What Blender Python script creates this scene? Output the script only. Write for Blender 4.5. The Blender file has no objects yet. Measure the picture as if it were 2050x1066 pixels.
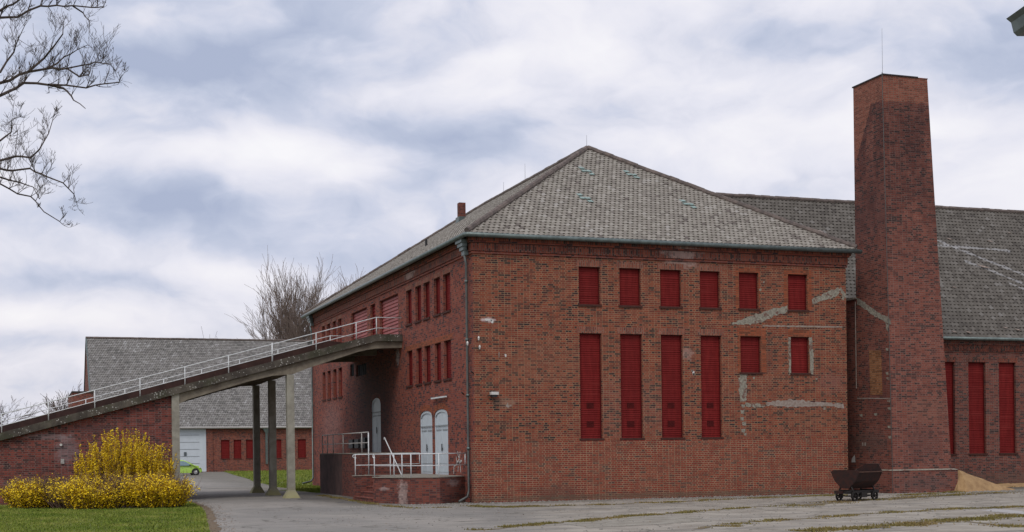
import bpy, math, random
import numpy as np
from mathutils import Vector
random.seed(7); rng = np.random.default_rng(7)
SC = bpy.context.scene
COL = SC.collection
R = math.radians

# ------------------------------------------------------------------ camera
F_PX, YAW, ROLL, HZ = 2723.2, .34257, -.012580, 903.28
CAM = np.array([-15.8296, -48.5009, 1.9252])
_F = np.array([math.sin(YAW), math.cos(YAW), 0.]); _R0 = np.array([math.cos(YAW), -math.sin(YAW), 0.]); _U0 = np.array([0, 0, 1.])
_R = math.cos(ROLL)*_R0 + math.sin(ROLL)*_U0
_U = -math.sin(ROLL)*_R0 + math.cos(ROLL)*_U0
cd = bpy.data.cameras.new("camera"); cam = bpy.data.objects.new("camera", cd); COL.objects.link(cam)
cd.sensor_width = 36; cd.sensor_fit = 'HORIZONTAL'; cd.lens = F_PX/2050*36
cd.shift_y = (HZ-533)/2050; cd.clip_end = 3000; cd.clip_start = .1
from mathutils import Matrix
m = Matrix.Identity(4)
for i in range(3):
    m[i][0] = _R[i]; m[i][1] = _U[i]; m[i][2] = -_F[i]; m[i][3] = CAM[i]
cam.matrix_world = m
SC.camera = cam
SC.view_settings.view_transform = 'Standard'; SC.view_settings.look = 'None'
SC.view_settings.gamma = 1; SC.view_settings.exposure = 0.0
SC.cycles.max_bounces = 5; SC.cycles.diffuse_bounces = 3

def at(px, py, ax, val):
    """the point of the real plane (axis ax = val) that was surveyed at a photo pixel"""
    d = _F + _R*((px-1025)/F_PX) + _U*((HZ-py)/F_PX)
    return CAM + d*((val-CAM[ax])/d[ax])

# ------------------------------------------------------------------ node helper
class NT:
    def __init__(s, nt): s.nt = nt; nt.nodes.clear()
    def n(s, t, **k):
        o = s.nt.nodes.new(t)
        for a, v in k.items():
            if a.startswith('i_'):
                key = a[2:]; key = int(key) if key.isdigit() else key
                s.set(o.inputs[key], v)
            else: setattr(o, a, v)
        return o
    def set(s, inp, v):
        if isinstance(v, bpy.types.NodeSocket): s.nt.links.new(v, inp)
        elif isinstance(v, bpy.types.Node): s.nt.links.new(v.outputs[0], inp)
        else:
            if inp.type == 'RGBA' and hasattr(v, '__len__') and len(v) == 3: v = tuple(v)+(1,)
            inp.default_value = v
    def math(s, op, a, b=None, c=None, clamp=False):
        o = s.n('ShaderNodeMath', operation=op, use_clamp=clamp)
        s.set(o.inputs[0], a)
        if b is not None: s.set(o.inputs[1], b)
        if c is not None: s.set(o.inputs[2], c)
        return o.outputs[0]
    def mix(s, f, a, b, mode='MIX'):
        o = s.n('ShaderNodeMix', data_type='RGBA', blend_type=mode)
        s.set(o.inputs[0], f); s.set(o.inputs[6], a); s.set(o.inputs[7], b)
        return o.outputs[2]
    def ramp(s, f, stops, interp='LINEAR'):
        o = s.n('ShaderNodeValToRGB'); s.set(o.inputs[0], f); cr = o.color_ramp; cr.interpolation = interp
        while len(cr.elements) < len(stops): cr.elements.new(.5)
        for e, (p, c) in zip(cr.elements, stops):
            e.position = p; e.color = (tuple(c)+(1,)) if hasattr(c, '__len__') else (c, c, c, 1)
        return o.outputs[0]
    def noise(s, vec, scale, detail=3, rough=.55, dist=0.):
        o = s.n('ShaderNodeTexNoise'); s.set(o.inputs['Vector'], vec)
        o.inputs['Scale'].default_value = scale; o.inputs['Detail'].default_value = detail
        o.inputs['Roughness'].default_value = rough; o.inputs['Distortion'].default_value = dist
        return o.outputs[0]
    def step(s, v, lo, hi):
        o = s.n('ShaderNodeMapRange', interpolation_type='SMOOTHSTEP'); s.set(o.inputs[0], v)
        o.inputs[1].default_value = lo; o.inputs[2].default_value = hi
        return o.outputs[0]

def newmat(name):
    m = bpy.data.materials.new(name); m.use_nodes = True
    t = NT(m.node_tree); out = t.n('ShaderNodeOutputMaterial'); b = t.n('ShaderNodeBsdfPrincipled')
    t.nt.links.new(b.outputs[0], out.inputs[0]); return m, t, b

# ------------------------------------------------------------------ world: Nishita sky behind a broken cloud deck
w = bpy.data.worlds.new("World"); SC.world = w; w.use_nodes = True
w.cycles.sampling_method = 'MANUAL'; w.cycles.sample_map_resolution = 256
t = NT(w.node_tree)
SUN_EL, SUN_AZ = R(48), R(218)       # azimuth clockwise from +Y: behind the camera, to the left
sky = t.n('ShaderNodeTexSky', sky_type='NISHITA', sun_disc=False, sun_elevation=SUN_EL, sun_rotation=SUN_AZ)
dirv = t.n('ShaderNodeTexCoord').outputs['Generated']
sx = t.n('ShaderNodeSeparateXYZ', i_0=dirv)
# azimuth relative to the view centre and elevation, in units near photo pixels / focal length
az = t.math('SUBTRACT', t.math('ARCTAN2', sx.outputs[0], sx.outputs[1]), YAW)
hyp = t.math('SQRT', t.math('MAXIMUM', t.math('SUBTRACT', 1., t.math('MULTIPLY', sx.outputs[2], sx.outputs[2])), 1e-4))
el = t.math('DIVIDE', sx.outputs[2], hyp)
pl = t.n('ShaderNodeCombineXYZ', i_0=az, i_1=t.math('MULTIPLY', t.math('POWER', t.math('MAXIMUM', el, 0.), .9), 1.6), i_2=.3).outputs[0]
wn = t.n('ShaderNodeTexNoise', i_Vector=pl, i_Scale=7.); wn.inputs['Detail'].default_value = 4
wv = t.n('ShaderNodeVectorMath', operation='SCALE', i_0=t.n('ShaderNodeVectorMath', operation='SUBTRACT', i_0=wn.outputs[1], i_1=(.5, .5, .5)).outputs[0], i_Scale=.13).outputs[0]
def cloud(dy):
    p = t.n('ShaderNodeVectorMath', operation='ADD', i_0=t.n('ShaderNodeVectorMath', operation='ADD', i_0=pl, i_1=wv).outputs[0], i_1=(2.3, .2+dy, 0)).outputs[0]
    a = t.noise(p, 4.2, 6, .5); b = None
    for sc_, am in ((6., .55), (14., .45)):
        v = t.n('ShaderNodeTexVoronoi', feature='F1', i_Scale=sc_); t.set(v.inputs[0], p)
        q = t.math('MULTIPLY', t.math('SUBTRACT', .85, v.outputs[0]), am); b = q if b is None else t.math('ADD', b, q)
    return t.math('ADD', t.math('ADD', t.math('MULTIPLY', a, .66), t.math('MULTIPLY', b, .30)), t.math('MULTIPLY', t.noise(p, 15., 7, .6), .17))
dens = cloud(0.); relief = t.math('MULTIPLY', t.math('SUBTRACT', dens, cloud(.03)), .95)
def blob(px, py, rx, ry, amt):
    u = math.atan((px-1025)/F_PX); v = (HZ-py)/F_PX*math.cos(u)
    du = t.math('MULTIPLY', t.math('SUBTRACT', az, u), F_PX/rx); dv = t.math('MULTIPLY', t.math('SUBTRACT', el, v), F_PX/ry)
    r2 = t.math('ADD', t.math('MULTIPLY', du, du), t.math('MULTIPLY', dv, dv))
    return t.math('MULTIPLY', t.math('EXPONENT', t.math('MULTIPLY', r2, -1.)), amt*1.15)
for bl in [(420,130,330,95,-.17),(700,120,190,60,-.12),(330,420,310,48,-.15),(560,395,170,35,-.1),(900,270,190,50,-.13),(150,560,260,38,-.17),
           (60,660,150,20,-.10),(1300,215,170,55,-.10),(1510,70,200,50,-.13),(1960,190,150,90,-.12),(1790,90,220,50,-.06),(720,520,110,45,-.12),(1620,330,110,60,-.05),
           (240,290,300,45,.13),(560,300,160,40,.09),(330,640,300,50,.10),(1150,120,240,90,.09),(900,190,150,22,.09),(1480,280,260,90,.09),(1080,40,140,40,.07),(420,540,180,22,.10),(1990,420,180,80,.05),
           (40,760,90,22,-.12),(220,215,150,22,.07),(30,420,60,40,.05)]:
    dens = t.math('ADD', dens, blob(*bl))
dens = t.math('ADD', t.math('ADD', t.math('MULTIPLY', t.math('SUBTRACT', dens, .5), 1.1), .52), relief)
ccol = t.ramp(dens, [(.20, (.40,.46,.60)), (.33, (.495,.55,.675)), (.42, (.595,.635,.745)), (.50, (.69,.71,.79)), (.58, (.765,.775,.84)), (.68, (.83,.83,.87)), (.85, (.90,.90,.91))])
warm = t.math('MULTIPLY', t.math('SUBTRACT', 1., t.step(el, .02, .17)), .5)
ccol = t.mix(warm, ccol, t.mix(1., ccol, (1.04, .995, .93), 'MULTIPLY'))
bg1 = t.n('ShaderNodeBackground', i_0=sky, i_1=.10)
ccol = t.mix(1., ccol, (1.0, .993, 1.02), 'MULTIPLY')
bg2 = t.n('ShaderNodeBackground', i_0=ccol, i_1=1.04)
cover = t.step(dens, -.1, .1)
mx = t.n('ShaderNodeMixShader'); t.set(mx.inputs[0], cover); t.nt.links.new(bg1.outputs[0], mx.inputs[1]); t.nt.links.new(bg2.outputs[0], mx.inputs[2])
t.nt.links.new(mx.outputs[0], t.n('ShaderNodeOutputWorld').inputs[0])
ld = bpy.data.lights.new("sun", 'SUN'); ld.energy = 1.45; ld.angle = R(22); ld.color = (1, .955, .89)
lo = bpy.data.objects.new("sun", ld); COL.objects.link(lo)
sd = Vector((math.sin(SUN_AZ)*math.cos(SUN_EL), math.cos(SUN_AZ)*math.cos(SUN_EL), math.sin(SUN_EL)))
lo.rotation_euler = sd.to_track_quat('Z', 'Y').to_euler(); lo.location = sd*80

# ------------------------------------------------------------------ materials
def brick_mat(name, stops, mortar, msize=.012, vertical=False, blots=(), noise_tint=.28, w=.25, h=.077, extra=None, flip=False, fade=None):
    m, t, b = newmat(name)
    tc = t.n('ShaderNodeTexCoord').outputs['Object']; g = t.n('ShaderNodeNewGeometry')
    p = t.n('ShaderNodeSeparateXYZ', i_0=tc); nn = t.n('ShaderNodeSeparateXYZ', i_0=g.outputs['True Normal'])
    isx = t.math('GREATER_THAN', t.math('ABSOLUTE', nn.outputs[0]), .7)
    u = t.n('ShaderNodeMix', data_type='FLOAT'); t.set(u.inputs[0], isx); t.set(u.inputs[2], p.outputs[0]); t.set(u.inputs[3], p.outputs[1])
    isz = t.math('GREATER_THAN', t.math('ABSOLUTE', nn.outputs[2]), .7)
    v = t.n('ShaderNodeMix', data_type='FLOAT'); t.set(v.inputs[0], isz); t.set(v.inputs[2], p.outputs[2]); t.set(v.inputs[3], p.outputs[1])
    u, v = u.outputs[0], v.outputs[0]
    uv = t.n('ShaderNodeCombineXYZ', i_0=(v if vertical else u), i_1=(u if vertical else v))
    wob = t.noise(uv.outputs[0], 1.3, 2); 
    uv2 = t.n('ShaderNodeVectorMath', operation='ADD', i_0=uv.outputs[0], i_1=t.n('ShaderNodeCombineXYZ', i_1=t.math('MULTIPLY', wob, .02)).outputs[0])
    br = t.n('ShaderNodeTexBrick', i_0=uv2.outputs[0]); br.offset = .5; br.squash_frequency = 2; br.squash = .5
    br.squash = .52
    for k, val in (('Scale', 1), ('Mortar Size', msize), ('Mortar Smooth', .15), ('Bias', 0), ('Brick Width', w), ('Row Height', h)): br.inputs[k].default_value = val
    br.inputs['Color1'].default_value = (0, 0, 0, 1); br.inputs['Color2'].default_value = (1, 1, 1, 1); br.inputs['Mortar'].default_value = (.5, .5, .5, 1)
    rnd = br.outputs['Color']; fac = br.outputs['Fac']
    patch = t.noise(uv.outputs[0], .55, 4, .6, .5)
    patch2 = t.noise(t.n('ShaderNodeVectorMath', operation='ADD', i_0=uv.outputs[0], i_1=(31, 17, 5)).outputs[0], 2.6, 3, .6)
    idx = t.math('ADD', rnd, t.math('MULTIPLY', t.math('SUBTRACT', patch, .5), noise_tint*1.6))
    idx = t.math('ADD', idx, t.math('MULTIPLY', t.math('SUBTRACT', patch2, .5), noise_tint), None)
    col = t.ramp(idx, stops)
    mcol = t.mix(t.step(patch2, .35, .7), mortar, tuple(c*.55 for c in mortar))
    if fade:   # (u0,u1): pointing washed pale on one side of the wall only
        mcol = t.mix(t.step(u, fade[0], fade[1]), mcol, fade[2])
    col = t.mix(fac, col, mcol)
    fine = t.noise(tc, 30, 3, .7)
    col = t.mix(.45, col, t.mix(1., col, t.ramp(fine, [(.3, .62), (.7, 1.25)]), 'MULTIPLY'))
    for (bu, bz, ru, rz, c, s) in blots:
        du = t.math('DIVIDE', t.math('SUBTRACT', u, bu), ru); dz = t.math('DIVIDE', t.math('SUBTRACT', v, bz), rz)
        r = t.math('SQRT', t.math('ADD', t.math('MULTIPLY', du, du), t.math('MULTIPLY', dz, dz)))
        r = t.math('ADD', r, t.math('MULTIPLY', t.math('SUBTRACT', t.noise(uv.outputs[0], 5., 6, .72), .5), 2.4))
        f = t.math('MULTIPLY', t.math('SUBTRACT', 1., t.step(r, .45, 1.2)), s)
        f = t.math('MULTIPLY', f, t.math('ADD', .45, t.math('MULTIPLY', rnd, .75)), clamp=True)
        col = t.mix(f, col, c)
    if extra: col = extra(t, u, v, p, isx, col, rnd, fac)
    t.set(b.inputs['Base Color'], col); b.inputs['Roughness'].default_value = .88; b.inputs['Specular IOR Level'].default_value = .25
    bp = t.n('ShaderNodeBump', i_Strength=.5, i_Distance=.012); t.set(bp.inputs['Height'], t.math('SUBTRACT', t.math('MULTIPLY', fine, .3), fac)); t.set(b.inputs['Normal'], bp)
    return m

WHITE = (.40, .31, .28)
S_MAIN = [(.0, (.034,.022,.023)), (.14, (.070,.027,.025)), (.30, (.145,.038,.027)), (.52, (.195,.046,.029)), (.78, (.24,.060,.032)), (1., (.205,.064,.045))]
S_PL = [(.0, (.08,.04,.036)), (.12, (.15,.05,.035)), (.3, (.175,.037,.026)), (.6, (.215,.044,.028)), (1., (.235,.058,.034))]
S_DARK = [(.0, (.035,.024,.024)), (.2, (.085,.032,.03)), (.5, (.16,.045,.034)), (.8, (.21,.058,.04)), (1., (.18,.065,.05))]
S_SOL = [(.0, (.04,.022,.02)), (.3, (.12,.030,.022)), (.6, (.20,.045,.028)), (1., (.26,.07,.04))]
M_FRONT = brick_mat('front_brick', S_MAIN, (.31,.20,.12), .0088, blots=[(8.7,9.35,.9,.33,WHITE,.55),(.62,6.87,.3,.1,(.6,.5,.5),.8),(1.2,3.75,.5,.2,(.30,.22,.16),.35),
    (14.5,3.1,1.5,.3,(.22,.10,.06),.35),(6.5,3.6,2.2,1.3,(.24,.13,.11),.18),(3,5.2,2.6,1.0,(.27,.13,.08),.22),(8.9,5.7,.3,.3,WHITE,.4),(12.5,5.6,.4,.8,(.10,.035,.03),.4),(15.5,4.6,.8,.5,(.19,.09,.08),.4)])
M_SIDE = brick_mat('side_brick', [(p, (c[0]*1.12, c[1]*1.12, c[2]*1.2)) for p, c in S_MAIN], (.22,.12,.095), .008, blots=[(25.3,3.4,2.8,1.5,(.25,.14,.125),.5),(15.6,3.4,5.0,3.2,(.045,.026,.026),.7),(11.1,6.25,.35,.4,(.5,.45,.45),.7),(6.5,3.0,4,.9,(.23,.10,.06),.25)])  # wide dark blot below the ramp: soot, with the shade there painted in
M_PLINTH = brick_mat('plinth_brick', S_PL, (.34,.23,.145), .0094, blots=[(3.2,.3,1.2,.35,(.10,.05,.04),.55),(8,.12,12,.12,(.10,.085,.06),.6)])
M_SOLDIER = brick_mat('soldier_brick', S_SOL, (.15,.11,.09), .010, vertical=True, blots=[(8.7,9.65,.9,.3,WHITE,.6)])
M_LINTEL = brick_mat('lintel_brick', [(.0, (.09,.035,.03)), (.3, (.19,.055,.038)), (.7, (.25,.075,.045)), (1., (.29,.10,.065))], (.24,.16,.12), .012, vertical=True)
M_NEWBRICK = brick_mat('repair_brick', [(.0,(.14,.045,.025)),(.5,(.26,.065,.03)),(1.,(.31,.085,.04))], (.20,.10,.06), .008)
M_ORANGE = brick_mat('orange_brick', [(.0,(.15,.06,.025)),(.5,(.28,.11,.045)),(1.,(.33,.15,.07))], (.22,.14,.09), .010)
M_DOCK = brick_mat('dock_brick', S_DARK[1:]+[(1., (.2,.06,.045))], (.14,.09,.075), .009, blots=[(.75,.3,.3,.7,(.42,.34,.31),.65),(1.9,.55,.3,.08,(.4,.32,.3),.6),(-.6,.75,.4,.15,(.35,.28,.27),.5)])
M_RAMPBRICK = brick_mat('ramp_brick', [(.0,(.045,.023,.023)),(.3,(.12,.033,.029)),(.65,(.185,.044,.034)),(1.,(.235,.06,.045))], (.20,.14,.125), .009, blots=[(-14.3,2.2,.5,.7,(.28,.25,.27),.4),(-15.0,2.75,.9,.15,(.3,.27,.28),.4),(-15.8,.8,1.,.25,(.26,.23,.24),.35),(-13.2,3.05,.9,.2,(.05,.04,.045),.5),(-12.1,1.3,.3,.45,(.22,.19,.2),.3)])
M_HALL = brick_mat('hall_brick', S_DARK, (.2,.145,.12), .010, blots=[(30,.3,20,.4,(.12,.08,.06),.5)])
M_BACK = brick_mat('warehouse_brick', [(p, (c[0]*1.05, c[1]*1.1, c[2]*1.15)) for p, c in S_MAIN], (.24,.15,.12), .009)
def soot(t, u, v, p, isx, col, rnd, fac):
    z = p.outputs[2]; y = p.outputs[1]
    ragged = t.math('MULTIPLY', t.math('SUBTRACT', t.noise(t.n('ShaderNodeCombineXYZ', i_0=u, i_1=v).outputs[0], 2.2, 2), .5), .35)
    thr = t.math('SUBTRACT', 16.15, t.math('MULTIPLY', t.math('MULTIPLY', t.math('MAXIMUM', t.math('ADD', y, .15), 0.), 1.9), isx))
    new = t.step(t.math('SUBTRACT', t.math('ADD', z, ragged), thr), 0., .05)
    fresh = t.mix(fac, t.ramp(rnd, [(.0,(.13,.042,.03)),(.5,(.22,.065,.042)),(1.,(.26,.095,.065))]), (.18,.12,.09))
    n = t.noise(t.n('ShaderNodeCombineXYZ', i_0=t.math('MULTIPLY', u, 1.4), i_1=t.math('MULTIPLY', v, .35)).outputs[0], 1.1, 4, .6)
    dark = t.math('MULTIPLY', t.math('ADD', t.math('MULTIPLY', t.step(z, 7.5, 14.5), .72), .2), t.step(n, .2, .62))
    col = t.mix(dark, col, t.mix(1., col, (.42,.44,.50), 'MULTIPLY'))
    return t.mix(new, col, fresh)
M_CHIM = brick_mat('chimney_brick', [(.0,(.05,.03,.028)),(.25,(.13,.042,.034)),(.55,(.21,.06,.042)),(1.,(.25,.085,.06))], (.25,.155,.125), .009, extra=soot,
    blots=[(.0,11.6,1.8,1.1,(.075,.04,.042),.35),(19,2.0,1.0,.9,(.10,.05,.045),.45),(19.3,3.4,1.2,.6,(.25,.12,.085),.35),(-.5,4.2,1.,1.6,(.11,.035,.028),.5),(.3,2.1,1.6,.5,(.09,.07,.06),.5),(19,.4,1.5,.35,(.11,.08,.075),.5)])

def plain(name, col, rough=.6, metal=0., var=.15, scale=6., bump=0., spec=.4, col2=None, detail=4):
    m, t, b = newmat(name)
    tc = t.n('ShaderNodeTexCoord').outputs['Object']
    n = t.noise(tc, scale, detail, .62)
    c2 = col2 or tuple(c*(1-2*var) for c in col)
    t.set(b.inputs['Base Color'], t.mix(t.step(n, .3, .7), c2, col))
    b.inputs['Roughness'].default_value = rough; b.inputs['Metallic'].default_value = metal; b.inputs['Specular IOR Level'].default_value = spec
    if bump:
        bp = t.n('ShaderNodeBump', i_Strength=.6, i_Distance=bump); t.set(bp.inputs['Height'], t.noise(tc, scale*4, 4, .7)); t.set(b.inputs['Normal'], bp)
    return m
M_SHUTTER = plain('shutter_red_paint', (.155, .0085, .0085), .75, var=.17, scale=1.1, spec=.12)
def shutter_paint():
    m, t, b = newmat('shutter_red_paint')
    tc = t.n('ShaderNodeTexCoord').outputs['Object']; info = t.n('ShaderNodeObjectInfo')
    st = t.noise(t.n('ShaderNodeMapping', i_Vector=tc, i_Scale=(3.5, 3.5, .5)).outputs[0], 2., 4, .6)
    slat = t.noise(t.n('ShaderNodeMapping', i_Vector=tc, i_Scale=(.3, .3, 9)).outputs[0], 1.6, 2, .6)
    col = t.mix(t.step(st, .35, .7), (.125, .0075, .0075), (.175, .013, .012))
    col = t.mix(t.math('MULTIPLY', t.step(slat, .5, .68), .4), col, (.21, .028, .024))
    p = t.n('ShaderNodeSeparateXYZ', i_0=tc)
    col = t.mix(t.math('MULTIPLY', t.math('SUBTRACT', t.math('MULTIPLY', info.outputs['Random'], .5), .1, clamp=True), 1.), col, (.10, .008, .008))
    t.set(b.inputs['Base Color'], col); b.inputs['Roughness'].default_value = .7; b.inputs['Specular IOR Level'].default_value = .15
    return m
M_SHUTTER = shutter_paint()
M_FRAME = plain('dark_red_frame', (.085, .009, .009), .7, spec=.15)
M_SILL_SHADOW = plain('clinker_sill_and_shadow_line', (.075, .032, .026), .85, scale=12, spec=.15)
M_BIGDOOR = plain('faded_red_door_paint', (.30, .065, .06), .6, scale=2)
M_WDOOR = plain('pale_grey_door_paint', (.52, .58, .62), .5, var=.05, scale=3)
M_GATE = plain('gate_paint', (.55, .60, .645), .5, var=.03, scale=2)
M_GROOVE = plain('dark_joint', (.33, .36, .38), .8)
M_ZINC = plain('weathered_zinc', (.15, .185, .18), .45, .5, var=.18, scale=5)
M_PIPE = plain('painted_pipe', (.105, .11, .105), .5, .3, var=.15)
M_WHITE = plain('white_rail_paint', (.66, .68, .69), .5, var=.12, scale=8)
M_GREYRAIL = plain('worn_rail_paint', (.42, .40, .38), .6, var=.2, scale=12)
M_CEMENT = plain('cement_smear', (.29, .27, .215), .9, scale=4, bump=.01, col2=(.20, .175, .14))
def cement():
    m, t, b = newmat('cement_smear'); tc = t.n('ShaderNodeTexCoord').outputs['Object']
    n = t.noise(tc, 3.2, 8, .68); n2 = t.noise(tc, 11, 5, .7)
    col = t.mix(t.step(n2, .35, .65), (.17,.15,.12), (.31,.29,.235))
    col = t.mix(t.math('MULTIPLY', t.math('SUBTRACT', 1., t.step(n, .40, .46)), .85), col, (.13,.055,.042))
    t.set(b.inputs['Base Color'], col); b.inputs['Roughness'].default_value = .95
    bp = t.n('ShaderNodeBump', i_Strength=.9, i_Distance=.03); t.set(bp.inputs['Height'], n2); t.set(b.inputs['Normal'], bp); return m
M_CEMENT = cement()
M_MORTAR = plain('pale_mortar_line', (.31, .265, .235), .9, scale=9, col2=(.22,.16,.13))
M_DARK = plain('black_metal', (.02, .02, .021), .6)
M_BLACKHOLE = plain('dark_vent_interior', (.008, .008, .009), .9)
M_PORCELAIN = plain('porcelain', (.65, .63, .6), .3)
M_SAND = plain('builders_sand', (.38, .245, .12), .95, scale=3, bump=.05, col2=(.27, .165, .08))
M_RUST = plain('rusty_steel', (.042, .013, .009), .75, .2, scale=6, bump=.004, col2=(.018, .010, .009))
M_RUSTRIM = plain('worn_rim_steel', (.22, .12, .09), .6, .3, scale=12)
M_BLACKSTEEL = plain('old_black_steel', (.022, .018, .016), .6, .3, scale=10)
M_BARK = plain('bark', (.085, .062, .05), .9, scale=14, col2=(.045,.033,.028))
M_BARKFAR = plain('far_bark', (.13, .095, .078), .9, scale=3, col2=(.085,.065,.06))
M_BARKPALE = plain('pale_far_bark', (.20, .15, .12), .9, scale=3, col2=(.13,.095,.08))
M_STEM = plain('shrub_stem', (.17, .105, .075), .9, scale=9, col2=(.10,.06,.045))
M_GREENPAINT = plain('lime_green_car_paint', (.36, .56, .09), .25, var=.02, spec=.6)
M_TYRE = plain('tyre_rubber', (.02, .02, .02), .8)
M_RIM = plain('alloy_wheel', (.55, .55, .56), .35, .6)
M_CARGLASS = plain('car_glass', (.16, .24, .27), .08, spec=.8, var=.1)
M_LENS = plain('headlight_lens', (.75, .78, .8), .15, spec=.8)
M_WARNPLATE = plain('grey_plate', (.10, .12, .13), .5)

def concrete(name, base, dark, moss=.3, spots=False, streak=0., yel=None):
    m, t, b = newmat(name)
    tc = t.n('ShaderNodeTexCoord').outputs['Object']; p = t.n('ShaderNodeSeparateXYZ', i_0=tc)
    n = t.noise(tc, 1.7, 5, .65, .3); n2 = t.noise(t.n('ShaderNodeMapping', i_Vector=tc, i_Scale=(1, 1, .22)), 5, 4, .6)
    col = t.mix(t.step(n, .32, .68), dark, base)
    col = t.mix(t.math('MULTIPLY', t.step(n2, .5, .75), .5), col, tuple(c*.6 for c in base))
    if yel: # algae at the foot
        col = t.mix(t.math('MULTIPLY', t.math('SUBTRACT', 1., t.step(t.math('ADD', p.outputs[2], t.math('MULTIPLY', n, .4)), .25, .75)), .8), col, yel)
    if spots:
        vo = t.n('ShaderNodeTexVoronoi', i_Scale=10.); t.set(vo.inputs[0], tc)
        sp = t.math('LESS_THAN', t.math('ADD', vo.outputs[0], t.math('MULTIPLY', t.noise(tc, 1.1, 2), .8)), .60)
        col = t.mix(t.math('MULTIPLY', sp, .85), col, (.42, .41, .38))
        col = t.mix(t.math('MULTIPLY', t.step(t.noise(tc, .9, 4, .6), .5, .62), .5), col, (.05, .055, .03))
    t.set(b.inputs['Base Color'], col); b.inputs['Roughness'].default_value = .92; b.inputs['Specular IOR Level'].default_value = .25
    bp = t.n('ShaderNodeBump', i_Strength=.5, i_Distance=.01); t.set(bp.inputs['Height'], t.noise(tc, 14, 5, .7)); t.set(b.inputs['Normal'], bp)
    return m
M_CONC = concrete('grey_concrete', (.34, .325, .27), (.22, .205, .17), yel=(.30, .28, .13))
M_GIRD = concrete('girder_concrete', (.25, .22, .17), (.14, .115, .09))
M_KERB = concrete('blackened_concrete', (.12, .105, .085), (.05, .042, .036), spots=True)
M_KERBL = concrete('weathered_kerb_concrete', (.13, .12, .10), (.06, .052, .045), spots=True)
M_PARA = concrete('brown_stained_parapet', (.055, .028, .024), (.03, .017, .015), spots=False)
M_PLAT = concrete('platform_top', (.30, .28, .24), (.2, .18, .15))
M_CLAD = concrete('dark_tarred_render', (.12, .068, .062), (.065, .04, .038))

def tile_mat(name, stops, streaks=None, moss=(.16,.18,.12)):
    m, t, b = newmat(name)
    a = t.n('ShaderNodeAttribute', attribute_name='rnd'); tc = t.n('ShaderNodeTexCoord').outputs['Object']
    n = t.noise(tc, .5, 4, .6); idx = t.math('ADD', t.math('ADD', t.math('MULTIPLY', a.outputs['Fac'], .9), .05), t.math('MULTIPLY', t.math('SUBTRACT', n, .5), .7))
    col = t.ramp(idx, stops)
    col = t.mix(t.math('MULTIPLY', t.step(t.noise(tc, 7, 4, .7), .5, .72), .35), col, moss)
    if streaks:
        p = t.n('ShaderNodeSeparateXYZ', i_0=tc)
        for (x0, z0, x1, z1, wd, s) in streaks:   # pale lime run-off lines on the slope
            L = math.hypot(x1-x0, z1-z0); ax, az_ = (x1-x0)/L, (z1-z0)/L
            dx = t.math('SUBTRACT', p.outputs[0], x0); dz = t.math('SUBTRACT', p.outputs[2], z0)
            al = t.math('ADD', t.math('MULTIPLY', dx, ax), t.math('MULTIPLY', dz, az_))
            pe = t.math('ABSOLUTE', t.math('SUBTRACT', t.math('MULTIPLY', dz, ax), t.math('MULTIPLY', dx, az_)))
            pe = t.math('ADD', pe, t.math('MULTIPLY', t.math('SUBTRACT', t.noise(tc, 2.5, 4, .7), .5), wd*4))
            f = t.math('MULTIPLY', t.math('SUBTRACT', 1., t.step(pe, wd*.4, wd)), s)
            f = t.math('MULTIPLY', f, t.math('MULTIPLY', t.math('GREATER_THAN', al, 0.), t.math('LESS_THAN', al, L)))
            col = t.mix(f, col, (.36, .36, .37))
    t.set(b.inputs['Base Color'], col); b.inputs['Roughness'].default_value = .85; b.inputs['Specular IOR Level'].default_value = .3
    return m
M_TILE = tile_mat('pale_clay_tiles', [(.0,(.12,.10,.09)),(.1,(.19,.17,.15)),(.35,(.218,.195,.17)),(.6,(.24,.217,.19)),(.9,(.285,.262,.232)),(1.,(.31,.29,.27))])
M_TILEH = tile_mat('dark_clay_tiles', [(.0,(.06,.052,.046)),(.2,(.088,.078,.068)),(.6,(.105,.094,.082)),(.9,(.128,.116,.103)),(1.,(.16,.15,.14))], moss=(.11,.10,.075),
    streaks=[tuple(at(*q, 1, 8)[[0,2]][k] for q in (a, b_) for k in (0, 1))+(.10, .5) for a, b_ in (((1885,455),(2050,560)), ((1940,520),(2050,590)))]
           + [tuple(at(*q, 1, 8)[[0,2]][k] for q in (a, b_) for k in (0, 1))+(.08, .5) for a, b_ in (((1885,482),(2050,497)), ((1995,570),(2050,610)))])
M_TILEB = tile_mat('warehouse_tiles', [(.0,(.12,.115,.11)),(.2,(.16,.15,.145)),(.5,(.19,.18,.17)),(.9,(.235,.225,.22)),(1.,(.30,.295,.29))])
M_RIDGE = plain('ridge_tile_clay', (.16, .125, .11), .85, scale=4, col2=(.08,.065,.06))
M_TURQ = plain('turquoise_glazed_tile', (.27, .40, .38), .6, scale=9, col2=(.19,.22,.20))
M_UNDER = plain('roof_underlay', (.06, .055, .05), .9)

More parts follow.
